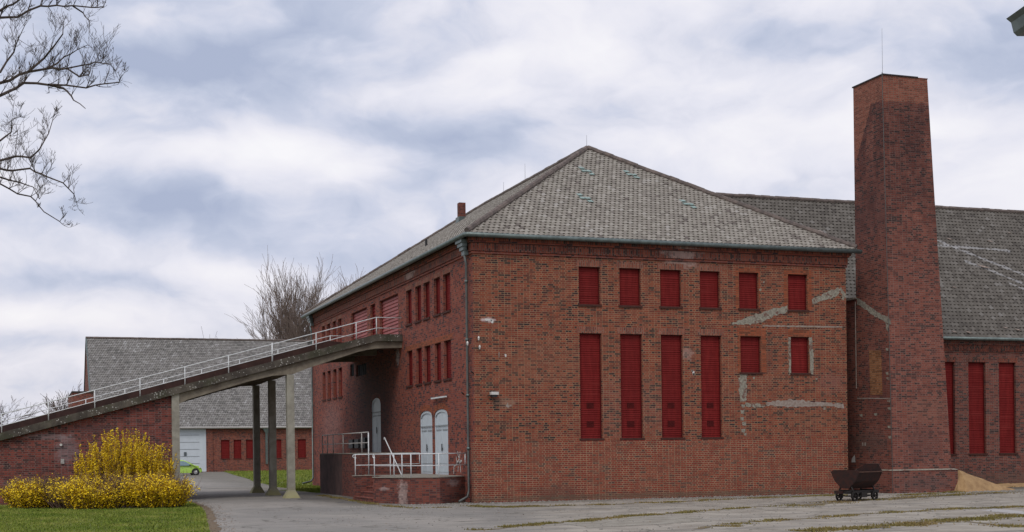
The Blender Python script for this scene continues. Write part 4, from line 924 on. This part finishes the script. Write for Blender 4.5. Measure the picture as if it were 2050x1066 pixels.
# ================================================================== TIP WAGON on its narrow-gauge track
cart = bpy.data.objects.new('tip_wagon', None); COL.objects.link(cart); tag(cart, 'rusty narrow-gauge tipping wagon standing in front of the tall chimney', 'mine cart')
cc = np.array((12.12, -6.8, 0.)); cart.location = cc; cart.rotation_euler = (0, 0, R(20))
def cpart(mb, name, parent=None, smooth=False):   # parts in the wagon's own frame: x along the track, y across
    me_o = mb.build(name, None, smooth); me_o.parent = parent or cart; return me_o
# tub: V section (y,z)
sec = [(-.60,1.03),(-.44,.70),(-.16,.44),(.16,.44),(.44,.70),(.60,1.03)]
g = MB(); L0, L1 = -.66, .66; th_ = .02
for (a, b) in zip(sec[:-1], sec[1:]):
    n = np.array((-(b[1]-a[1]), b[0]-a[0])); n = n/np.linalg.norm(n)*th_
    g.hexa([(L0,a[0],a[1]),(L1,a[0],a[1]),(L1,b[0],b[1]),(L0,b[0],b[1]),(L0,a[0]+n[0],a[1]+n[1]),(L1,a[0]+n[0],a[1]+n[1]),(L1,b[0]+n[0],b[1]+n[1]),(L0,b[0]+n[0],b[1]+n[1])], M_RUST)
tub = cpart(g, 'tub')
for s_, tops in ((-1, 1.10), (1, 1.30)):
    g = MB(); X0 = L0-.02 if s_ < 0 else L1; fl = .0
    P = [(X0,y,z) for y, z in sec]; P = P[:-1]+[(X0,.62,1.03),(X0,.50 if s_ < 0 else .08,tops),(X0,-.46,tops),(X0,-.62,1.03)]
    g.prism(P[1:], (.02,0,0), M_RUST); cpart(g, 'end_plate', tub)
g = MB()
for y in (-.61,.61): g.box((L0-.02,y-.03,1.01),(L1+.02,y+.03,1.05),M_RUSTRIM); cpart(g, 'rim', tub)
g = MB()
for y in (-.27,.21): g.box((-.95,y,.26),(.95,y+.06,.37),M_BLACKSTEEL)
for x in (-.95,.89,-.45,.4): g.box((x,-.21,.27),(x+.06,.209,.36),M_BLACKSTEEL)
g.box((-1.06,-.12,.27),(-.951,.12,.37),M_RUST); g.box((.951,-.12,.27),(1.06,.12,.37),M_RUST); fr = cpart(g, 'chassis')
for x in (-.62, .62):
    g = MB(); g.tube([(x,-.3,.37),(x,-.16,.62)],.03,M_BLACKSTEEL,6); g.tube([(x,.3,.37),(x,.16,.62)],.03,M_BLACKSTEEL,6); g.tube([(x,-.3,.38),(x,.3,.38)],.025,M_BLACKSTEEL,6); g.box((x-.03,-.2,.56),(x+.03,.2,.64),M_BLACKSTEEL); cpart(g, 'tipping_cradle')
for x in (-.58, .58):
    g = MB(); g.tube([(x,-.38,.175),(x,.38,.175)],.025,M_BLACKSTEEL,8); g.box((x-.07,-.3,.1),(x+.07,-.22,.26),M_BLACKSTEEL); g.box((x-.07,.22,.1),(x+.07,.3,.26),M_BLACKSTEEL); cpart(g, 'axle')
    for y in (-.34, .34):
        g = MB(); n = 18; ro, ri = .175, .13
        for k in range(n):
            a0, a1 = 2*math.pi*k/n, 2*math.pi*(k+1)/n; c = lambda a, r, yy: (x+r*math.cos(a), yy, .175+r*math.sin(a))
            g.hexa([c(a0,ri,y-.03),c(a1,ri,y-.03),c(a1,ro,y-.03),c(a0,ro,y-.03),c(a0,ri,y+.03),c(a1,ri,y+.03),c(a1,ro,y+.03),c(a0,ro,y+.03)], M_BLACKSTEEL)
        for k in range(5):
            a = 2*math.pi*k/5+.3; g.tube([(x,y,.175),(x+.135*math.cos(a),y,.175+.135*math.sin(a))],.016,M_BLACKSTEEL,5)
        g.tube([(x,y-.04,.175),(x,y+.04,.175)],.035,M_BLACKSTEEL,8); cpart(g, 'wheel')
g = MB(); g.box((-.16,-.33,.12),(.16,-.28,.30),M_BLACKSTEEL); g.tube([(-.3,-.31,.16),(.3,-.31,.16)],.02,M_BLACKSTEEL,6); cpart(g, 'brake_shoe')
tr = MB(); tdir = np.array((math.cos(R(20)), math.sin(R(20)), 0)); tn = np.array((-tdir[1], tdir[0], 0))
for s_ in (-.34, .34):
    pts = [cc+tdir*q+tn*(s_+.012*q*q*(.0 if q < 0 else -.03))+np.array((0,0,-.004)) for q in np.linspace(-5, 9, 18)]
    for a, b in zip(pts[:-1], pts[1:]): tr.hexa([a-tn*.022,b-tn*.022,b+tn*.022,a+tn*.022,a-tn*.022+(0,0,.012),b-tn*.022+(0,0,.012),b+tn*.022+(0,0,.012),a+tn*.022+(0,0,.012)], M_RUST)
tag(tr.build('rail_track'), 'rusty narrow-gauge rails sunk in the yard under the wagon', 'railway track')
# ================================================================== SAND HEAP
g = MB(); nx_, ny_ = 46, 30; G0 = {}
for i in range(nx_+1):
    for j in range(ny_+1):
        x = 19.8+i*.2; y = -2.5+j*.2
        dx = max(0., min(1., (x-20.63)/3.3))
        h = .97*(1-dx)**1.25-max(0., -1.4-y)*1.7-max(0., y-.6)*.3-max(0., 20.66-x)*7
        h2 = max(0., .16-abs(y-(2.6+(x-25)*.1))*.16)*max(0, min(1, (x-22.5)/1.5))
        h = max(h, h2)
        h += (math.sin(x*5.1+y*3)*math.sin(y*4.3)*.02+rng.normal(0,.008))*(1 if h > .03 else 0)
        h = max(h, 0.) if h > .02 else -.05
        G0[i,j] = (x, y, h-.012)
for i in range(nx_):
    for j in range(ny_): g.face([G0[i,j],G0[i+1,j],G0[i+1,j+1],G0[i,j+1]], M_SAND)
so = g.build('sand_heap'); tag(so, 'heap of yellow sand against the right side of the chimney foot', 'sand heap')
# ================================================================== CAR
car = bpy.data.objects.new('parked_car', None); COL.objects.link(car); tag(car, 'small lime green hatchback parked before the pale gate of the warehouse', 'car')
car.location = (-1.93, 83.85, 0)
prof = [(-1.72,.35),(-1.76,.6),(-1.72,.95),(-1.62,1.18),(-1.45,1.36),(-1.1,1.45),(-.5,1.48),(.05,1.45),(.42,1.30),(.80,1.08),(1.02,.98),(1.35,.90),(1.62,.78),(1.74,.60),(1.77,.42),(1.72,.28),(1.45,.22),(-1.55,.22)]
def halfw(z): return .80 if z < .9 else .80-.26*((z-.9)/.58)**1.2
g = MB(); n = len(prof); vs = []
ring = []
for (x, z) in prof:
    tap = 1-.12*max(0, (abs(x)-1.2)/.6)**2; ring.append((x, halfw(z)*tap, z))
k0 = 0
for s_ in (-1, 1):
    for (x, y, z) in ring: g.v.append((x, s_*y, z))
i_ = g.mi(M_GREENPAINT)
for q in range(n): g.f.append((q, (q+1) % n, n+(q+1) % n, n+q)); g.m.append(i_)
g.f.append(tuple(range(n))[::-1]); g.m.append(i_); g.f.append(tuple(range(n, 2*n))); g.m.append(i_)
body = cpart(g, 'body', car)
bm_ = body.modifiers.new('bevel', 'BEVEL'); bm_.width = .06; bm_.segments = 3; bm_.limit_method = 'ANGLE'; bm_.angle_limit = R(40)
def sidepoly(name, pts, mat, par=body, off=.012, thick=.01):
    for s_ in (-1, 1):
        q = MB(); q.prism([(x, s_*(halfw(z)+off), z) for x, z in pts], (0, s_*thick, 0), mat); cpart(q, name, par)
sidepoly('side_window', [(-.42,.93),(-.42,1.36),(.05,1.36),(.36,1.24),(.66,1.04),(.70,.93)], M_CARGLASS); sidepoly('side_window', [(-1.35,.98),(-1.3,1.28),(-1.1,1.36),(-.5,1.36),(-.5,.93)], M_CARGLASS)
q = MB(); q.face([(.46,-.5,1.31),(.46,.5,1.31),(1.0,.62,1.02),(1.0,-.62,1.02)], M_CARGLASS); cpart(q, 'windscreen', body)
for s_ in (-1, 1):
    q = MB(); q.prism([(x, s_*.64, z) for x, z in ((1.45,.72),(1.66,.68),(1.70,.60),(1.5,.84),(1.38,.86))][:3]+[(1.52,s_*.64,.86)], (0, s_*.13, 0), M_LENS); cpart(q, 'headlight', car)
    q = MB(); q.box((.58,s_*.84-.06,.92),(.72,s_*.84+.06,1.02),M_DARK); cpart(q, 'wing_mirror', car)
    q = MB(); q.box((-.2,s_*.812-.01,.80),(-.02,s_*.812+.01,.83),M_GREENPAINT); cpart(q, 'door_handle', car)
    q = MB(); q.tube([(1.0,s_*.815-.006,.3),(1.0,s_*.815+.006,.9)],.006,M_DARK,4); cpart(q, 'door_gap', car)
    for x in (-1.28, 1.14):
        q = MB(); q.tube([(x, s_*.67, .3), (x, s_*.815, .3)], .37, M_DARK, 20); cpart(q, 'wheel_arch', car)
        q = MB(); q.tube([(x, s_*.66, .29), (x, s_*.80, .29), (x, s_*.835, .29)], [.29,.29,.265], M_TYRE, 24); wh_ = cpart(q, 'wheel', car)
        q = MB(); q.tube([(x,s_*.836,.29),(x,s_*.838,.29)],.17,M_GREYRAIL,16)
        for k in range(8):
            a = 2*math.pi*k/8; q.tube([(x+.04*math.cos(a), s_*.845, .29+.04*math.sin(a)), (x+.19*math.cos(a), s_*.84, .29+.19*math.sin(a))], .018, M_RIM, 5)
        q.tube([(x,s_*.836,.29),(x,s_*.85,.29)],.05,M_RIM,10); cpart(q, 'rim', wh_)
q = MB(); q.box((1.68,-.6,.26),(1.79,.6,.34),M_DARK); cpart(q, 'bumper_grille', car)
# ================================================================== TREES
def bare_tree(name, base, height, label, seed, spread=.5, levels=5, trunk=.28, mat=None, forks=4, up=.35, cat='tree', group=None, twig=.012, stems=1):
    rn = random.Random(seed); mb = MB(); tk = MB(); mat = mat or M_BARKFAR
    def go(p, d, L, r, lv, m2):
        n = 4 if lv > 1 else 3; pts = [p]; rs = [r]; q = np.array(p, float); dd = np.array(d, float)
        for i in range(n):
            dd = dd+np.array((rn.gauss(0,.11),rn.gauss(0,.11),rn.gauss(0,.08)+up*.12)); dd /= np.linalg.norm(dd); q = q+dd*L/n; pts.append(q.copy()); rs.append(max(twig, r*(1-.45*(i+1)/n)))
        m2.tube(pts, rs, mat, 6 if lv > 3 else (4 if lv > 1 else 3), caps=False)
        if lv <= 0: return
        k = forks+(1 if rn.random() < .5 else 0)
        for c in range(k):
            f = rn.uniform(.35, 1.) if c else 1.; idx = min(n, max(1, int(f*n))); b = pts[idx]
            ax_ = np.array((rn.gauss(0,1),rn.gauss(0,1),rn.gauss(0,.25))); ax_ -= dd*(ax_@dd); ax_ /= np.linalg.norm(ax_)+1e-6
            nd = dd+ax_*rn.uniform(spread*.5, spread*1.35)+np.array((0,0,up*.4)); nd /= np.linalg.norm(nd)
            go(b, nd, L*rn.uniform(.58,.82), rs[idx]*rn.uniform(.55,.75), lv-1, mb)
    root = bpy.data.objects.new(name, None); COL.objects.link(root); root.location = base; WORLD[root.name] = tuple(base); tag(root, label, cat, group)
    for s_ in range(stems):
        a = 2*math.pi*s_/max(1,stems)+.6; dd = np.array((math.cos(a)*.28*(stems > 1), math.sin(a)*.28*(stems > 1), 1.))
        go(np.array(base, float), dd/np.linalg.norm(dd), height*.32, trunk, levels, tk)
    tk.build('trunk', root); mb.build('crown', root)
    return root
bare_tree('bare_tree', (19.8,138,0), 33, 'large bare multi-stemmed tree rising behind the warehouse beside the brick block', 17, spread=.34, levels=5, trunk=.30, forks=4, up=.34, twig=.017, stems=5, mat=M_BARKPALE)
bare_tree('bare_tree', (17.4,150,0), 16, 'low bare scrubby tree left of the tall one behind the warehouse ridge', 5, spread=.45, levels=5, trunk=.2, forks=4, up=.25, twig=.014, stems=3, mat=M_BARKPALE)
bare_tree('bare_tree', (10.9,150,0), 21.5, 'small bare treetop poking above the middle of the warehouse ridge', 11, spread=.25, levels=4, trunk=.16, forks=3, up=.6, twig=.02)
bare_tree('bare_tree', (-13.6,135,0), 12.5, 'pale bare tree on the horizon between the far left trees and warehouse', 21, spread=.62, levels=4, trunk=.22, forks=4, up=.14, twig=.02)
bare_tree('bare_tree', (-11.2,141,0), 14.2, 'rounded bare tree touching the left gable of the warehouse', 22, spread=.6, levels=4, trunk=.24, forks=4, up=.15, twig=.022)
bare_tree('bare_tree', (-19.9,96,0), 11.5, 'bare tree crown at the left edge beyond the ramp railing', 23, spread=.7, levels=5, trunk=.22, forks=3, up=.08, twig=.012)
# foreground tree: trunk left of the frame, limbs reaching in
ft = bpy.data.objects.new('foreground_tree', None); COL.objects.link(ft)
def fp(x, y, D): d = _F+_R*((x-1025)/F_PX)+_U*((HZ-y)/F_PX); return CAM+d*D
tb = fp(-520, 900, 21); tb[2] = 0; ft.location = tb; WORLD[ft.name] = tuple(tb); tag(ft, 'leafless tree whose twiggy branches reach in at the upper left', 'tree')
tk = MB(); tp = [tb, tb+(0.1,0,2.5), tb+(.15,.1,5), tb+(.3,.1,7.5), tb+(.2,.2,10)]; tk.tube(tp, [.32,.27,.23,.17,.1], M_BARK, 10); tk.build('trunk', ft)
lb = MB(); rn = random.Random(4)
def twig(p, d, L, r, lv):
    n = 4; pts = [p]; q = p.copy(); dd = d.copy(); rs = [r]
    for i in range(n):
        dd = dd+np.array((rn.gauss(0,.08),rn.gauss(0,.08),rn.gauss(0,.07)+.07)); dd /= np.linalg.norm(dd); q = q+dd*L/n; pts.append(q.copy()); rs.append(max(.0022, r*(1-.6*(i+1)/n)))
    lb.tube(pts, rs, M_BARK, 3, caps=False)
    if lv > 0:
        for c in range(rn.choice((2,3,4))):
            i = rn.randint(1, n); s_ = rn.choice((-1,1)); nd = dd*.8+_R0*s_*rn.uniform(.2,.9)+np.array((0,0,1))*rn.uniform(-.15,.7)+_F*rn.gauss(0,.3); nd /= np.linalg.norm(nd)
            twig(pts[i], nd, L*rn.uniform(.45,.75), rs[i]*.7, lv-1)
T2 = lambda L: [(x/2.267, y/2.267) for x, y in L]
limbs = [([(-520,250),(-250,215),(-60,185)]+T2([(0,380),(130,325),(215,310),(300,312),(360,350),(400,340)]), 21.2, .055, 1), ([(-520,330),(-200,240),(-60,205)]+T2([(0,435),(110,380),(220,385),(300,388),(390,396),(470,381),(545,378)]), 20.6, .05, 1),
    (T2([(130,325),(200,262),(250,210),(285,150),(290,110)]), 21.2, .02, .6), (T2([(220,385),(290,402),(340,455),(390,492)]), 20.6, .018, .3), ([(-520,120),(-250,80),(-60,45)]+T2([(0,85),(80,75),(180,30),(330,28),(420,38),(470,30)]), 21.8, .045, 1),
    (T2([(330,28),(375,60),(400,95),(405,150)]), 21.8, .013, .4), (T2([(0,50),(60,20),(120,-20),(200,-60)]), 21.5, .02, .8), ([(-520,420),(-250,380),(-60,350)]+T2([(0,768),(60,775),(130,770),(210,802),(290,832),(330,882)]), 20.2, .04, .9),
    ([(-520,470),(-250,400),(-60,362)]+T2([(0,832),(80,880),(140,890),(200,960),(270,1008)]), 20.8, .036, .8), (T2([(0,730),(70,712),(140,716),(180,682),(215,610),(240,550)]), 20.4, .02, .8), (T2([(0,805),(90,830),(150,850),(180,900)]), 20.7, .014, .6),
    (T2([(0,640),(50,600),(60,540),(90,530)]), 20.6, .014, .8), (T2([(0,330),(60,240),(80,180),(110,120)]), 21., .016, .9), (T2([(215,310),(300,260),(350,230),(400,200)]), 21., .014, .8), (T2([(300,312),(370,300),(430,280),(500,290),(525,330)]), 21., .013, .8)]
for L, D, r, dens_ in limbs:
    P = [fp(x, y, D+.25*math.sin(i*1.7)) for i, (x, y) in enumerate(L)]
    Pn = [P[0]]
    for a, b in zip(P[:-1], P[1:]):
        k = max(1, int(np.linalg.norm(b-a)/.16))
        for q in range(1, k+1): Pn.append(a+(b-a)*q/k+np.array([rn.gauss(0,.008) for _ in range(3)]))
    n = len(Pn); r *= 1.05; lb.tube(Pn, [r*(1-.85*i/n) for i in range(n)], M_BARK, 6, caps=False)
    for i in range(1, n):
        if Pn[i][0] < tb[0]+2.2: continue
        for c in range(rn.choice((1,2,2,3)) if rn.random() < dens_*1.1 else 0):
            d = (Pn[i]-Pn[i-1]); d /= np.linalg.norm(d); s_ = rn.uniform(.25,1.); nd = d*rn.uniform(.3,.9)+np.array((0,0,1))*(rn.uniform(.4,1.1) if rn.random() < .8 else rn.uniform(-.7,-.2))+_F*rn.gauss(0,.35)+_R0*rn.gauss(0,.2); nd /= np.linalg.norm(nd)
            twig(Pn[i], nd, rn.uniform(.22,.5)*(1-.5*i/n), max(.005, r*.16), rn.choice((2,2,3)))
lb.build('branches', ft)
# ================================================================== FORSYTHIA
def flower_mat():
    m, t, b = newmat('forsythia_yellow'); tc = t.n('ShaderNodeTexCoord').outputs['Object']
    col = t.ramp(t.noise(tc, 14, 3, .7), [(.3, (.55,.33,.012)), (.5, (.76,.53,.015)), (.7, (.88,.70,.03))]); t.set(b.inputs['Base Color'], col); b.inputs['Roughness'].default_value = .7; b.inputs['Specular IOR Level'].default_value = .2
    return m
M_FLOWER = flower_mat()
def shrub(label, cx, cy, rx, ry, h, nst, nfl, seed, upright=False, patch=.0, brown=1., group='forsythia bushes in the front lawn'):
    rn = random.Random(seed); root = bpy.data.objects.new('forsythia_bush', None); COL.objects.link(root); root.location = (cx,cy,0); WORLD[root.name] = (cx,cy,0); tag(root, label, 'bush', group)
    st = MB(); fv = []; ff = []
    def petal(p, s_):
        a = rn.uniform(0, math.pi*2); b = rn.uniform(-1.2, 1.2); u = np.array((math.cos(a), math.sin(a), math.sin(b)*.6)); v = np.array((-math.sin(a)*.7, math.cos(a)*.7, rn.uniform(-.9,.9)))
        k = len(fv); s2 = s_*rn.uniform(.6, 1.3); fv.extend([p-u*s2*.5, p+v*s2*.4, p+u*s2*.5, p-v*s2*.4]); ff.append((k,k+1,k+2,k+3))
    per = nfl//nst
    def dns(x, y, z):  # clumps of dense flowers and bare brown patches
        return math.sin(x*2.3+seed)+math.sin(z*3.1+x*1.3+seed*2)+math.sin(y*2.1+x*3.7)
    for i in range(nst):
        a = rn.uniform(0, 2*math.pi); q = math.sqrt(rn.random())
        if upright:
            b0 = np.array((cx+rx*.75*q*math.cos(a), cy+ry*.7*q*math.sin(a), .0)); hh = h*rn.uniform(.55,1.03)*(1-.42*q*q); d = np.array((math.cos(a)*.10*q+rn.gauss(0,.05), math.sin(a)*.10*q+rn.gauss(0,.05), 1.)); lo_ = .25
        else:
            b0 = np.array((cx+rx*.8*q*math.cos(a), cy+ry*.8*q*math.sin(a), .0)); hh = h*rn.uniform(.6,1.05)*(1-.35*q**3); d = np.array((math.cos(a)*.55*q+rn.gauss(0,.22), math.sin(a)*.55*q+rn.gauss(0,.22), 1.)); lo_ = .1
        d /= np.linalg.norm(d); n = 7; pts = [b0]; p = b0.copy()
        for k in range(n):
            d = d+np.array((rn.gauss(0,.05),rn.gauss(0,.05),0)); d /= np.linalg.norm(d); p = p+d*hh/n/max(d[2],.5); pts.append(p.copy())
        st.tube(pts, [.012*(1-.6*k/n) for k in range(n+1)], M_STEM, 3, caps=False)
        if not upright or rn.random() < .4:
            for c in range(3):
                k = rn.randint(2, n); dd = np.array((rn.gauss(0,1),rn.gauss(0,1),rn.uniform(.2,1.2))); dd /= np.linalg.norm(dd); st.tube([pts[k], pts[k]+dd*.14, pts[k]+dd*.3+np.array((0,0,.04))], [.007,.005,.003], M_STEM, 3, caps=False)
        for c in range(int(per*rn.uniform(.3,1.7))):
            f = lo_+(1-lo_)*rn.random()**.8; x = f*n; k = min(n-1, int(x)); pp = pts[k]+(pts[k+1]-pts[k])*(x-k); pp = pp+np.array((rn.gauss(0,.022),rn.gauss(0,.022),rn.gauss(0,.03)))*(1 if upright else 2.6)
            if pp[2] < .05: continue
            dn = dns(*pp)
            if dn < patch-1.5+rn.gauss(0,.6): continue
            petal(pp, .058 if upright else .07)
    st.build('stems', root)
    me = bpy.data.meshes.new('blossom'); me.from_pydata((np.array(fv)-np.array((cx,cy,0))).tolist(), [], ff); me.materials.append(M_FLOWER); o = bpy.data.objects.new('blossom', me); COL.objects.link(o); o.parent = root
    return root
gp = lambda x, y: at(x, y, 2, 0)
shrub('low clipped forsythia at the left end, brown twigs in its middle', -15.3, 6.0, 1.3, 1.5, 1.15, 640, 30000, 1, patch=.9)
shrub('tall upright forsythia with long yellow wands against the ramp wall', -12.15, 7.7, 2.35, 1.3, 3.1, 520, 66000, 2, upright=True, patch=-1.0)
shrub('low dense forsythia in the middle below the tall wands', -13.2, 3.7, 1.5, 1.4, 1.2, 560, 32000, 3, patch=.6)
shrub('rounded forsythia at the right end beside the driveway', -11.4, 3.4, 1.2, 1.5, 1.2, 620, 42000, 4, patch=.1)
shrub('small forsythia clump between the clipped one and the middle one', -14.3, 4.6, .8, 1.2, 1.05, 260, 7000, 6, patch=1.3)
g = MB(); b0 = gp(107, 1014); rn = random.Random(9)
for k in range(7):
    a = rn.uniform(0, 6.28); g.tube([b0+np.array((math.cos(a)*.05,math.sin(a)*.05,0)), b0+np.array((math.cos(a)*.12,math.sin(a)*.12,.5)), b0+np.array((math.cos(a)*.3,math.sin(a)*.2,1.0+rn.random()*.25))], [.05,.035,.012], M_BARK, 6)
tag(g.build('shrub_stump'), 'dark bare forked stump standing among the left forsythias', 'stump')
# crocuses under the bushes
g = MB(); mcro = plain('crocus_violet', (.12,.06,.28), .6)
for k in range(60):
    p = gp(rn.uniform(235,275), rn.uniform(1012,1019)); g.face([p+(-.02,0,.0),p+(.02,0,0),p+(.025,.0,.09),p+(-.02,.01,.09)], mcro)
tag(g.build('crocuses'), 'small violet crocuses at the foot of the forsythias', 'flowers', kind='stuff')
# leaf litter: scattered dead leaves on the yard
g = MB(); mg = plain('loose_gravel', (.30,.28,.25), .9, scale=20, col2=(.16,.15,.14))
for k in range(2600):
    r = random.random()
    if r < .55: x = random.uniform(-5,24); p = np.array((x, -.25-abs(random.gauss(0,1.3))+(0 if x < 17 else -1.5), .012))
    elif r < .7: p = np.array((random.uniform(20.5,27), random.gauss(-2.4,.5), .012))
    else: p = np.array((random.uniform(-9,22), random.uniform(-20,-3), .010))
    s_ = random.uniform(.010,.032); g.hexa([p+(-s_,-s_,-.01),p+(s_,-s_*.8,-.01),p+(s_*.9,s_,-.01),p+(-s_,s_*.9,-.01),p+(-s_*.5,-s_*.5,s_*.8),p+(s_*.5,-s_*.4,s_*.7),p+(s_*.4,s_*.5,s_*.8),p+(-s_*.5,s_*.4,s_*.6)], mg)
tag(g.build('gravel'), 'loose grit and pebbles along the foot of the walls and over the yard', 'gravel', kind='stuff')
g = MB(); ml = plain('dead_leaf', (.20,.12,.06), .9, scale=2)
for k in range(900):
    r = random.random()
    if r < .4: y = random.uniform(-15, 9); p = np.array((np.interp(y, [-14.1,-3.7,6.8], [-11.3,-10.1,-9.4])+random.gauss(.1,.25), y, 0.012))
    else: p = np.array((random.uniform(-8,24), random.uniform(-20,0), .010))
    s_ = random.uniform(.015,.04); a = random.uniform(0,6.28); u = np.array((math.cos(a),math.sin(a),.2))*s_; v = np.array((-math.sin(a),math.cos(a),.3))*s_*.6; g.face([p-u,p+v,p+u,p-v+(0,0,.01)], ml)
tag(g.build('fallen_leaves'), 'scattered dead leaves on the lawn edge and yard', 'leaves', kind='stuff')
# ================================================================== EAVE of the near building, upper right
nb = thing('near_building', 'eave corner of a nearby building cut off at the upper right edge', 'building')
D = 15.; p0 = fp(2016, 38, D); ux = _R0; fx = _F
g = MB(); A = p0; zt = A[2]
P = [p0, p0+np.array((0,0,-.14)), p0+ux*.03+np.array((0,0,-.19)), p0+ux*.12+np.array((0,0,-.2)), p0+ux*.2+np.array((0,0,-.17)), p0+ux*.2+np.array((0,0,.1))]
P = [fp(2014,38,D), fp(2024,46,D), fp(2029,66,D), fp(2036,73,D), fp(2062,73,D), fp(2066,12,D)]
g.prism(P, -fx*7+ux*.6, M_ZINC); g.build('gutter', nb)
g = MB(); q0 = fp(2066, 40, D); rp = [q0+ux*.0+(0,0,.12), q0+ux*4+(0,0,1.6), q0+ux*4+(0,0,1.5), q0+(0,0,.0)]; g.prism(rp, -fx*7+ux*.6, M_TILEH); g.build('roof', nb)
g = MB(); q1 = fp(2150, 100, D-.3); c_ = [q1, q1+ux*3.5, q1+ux*3.5-fx*6.5, q1-fx*6.5+ux*.6]; g.prism([(p[0],p[1],-.1) for p in c_], (0,0,q0[2]+.1), M_SIDE); g.build('wall', nb)
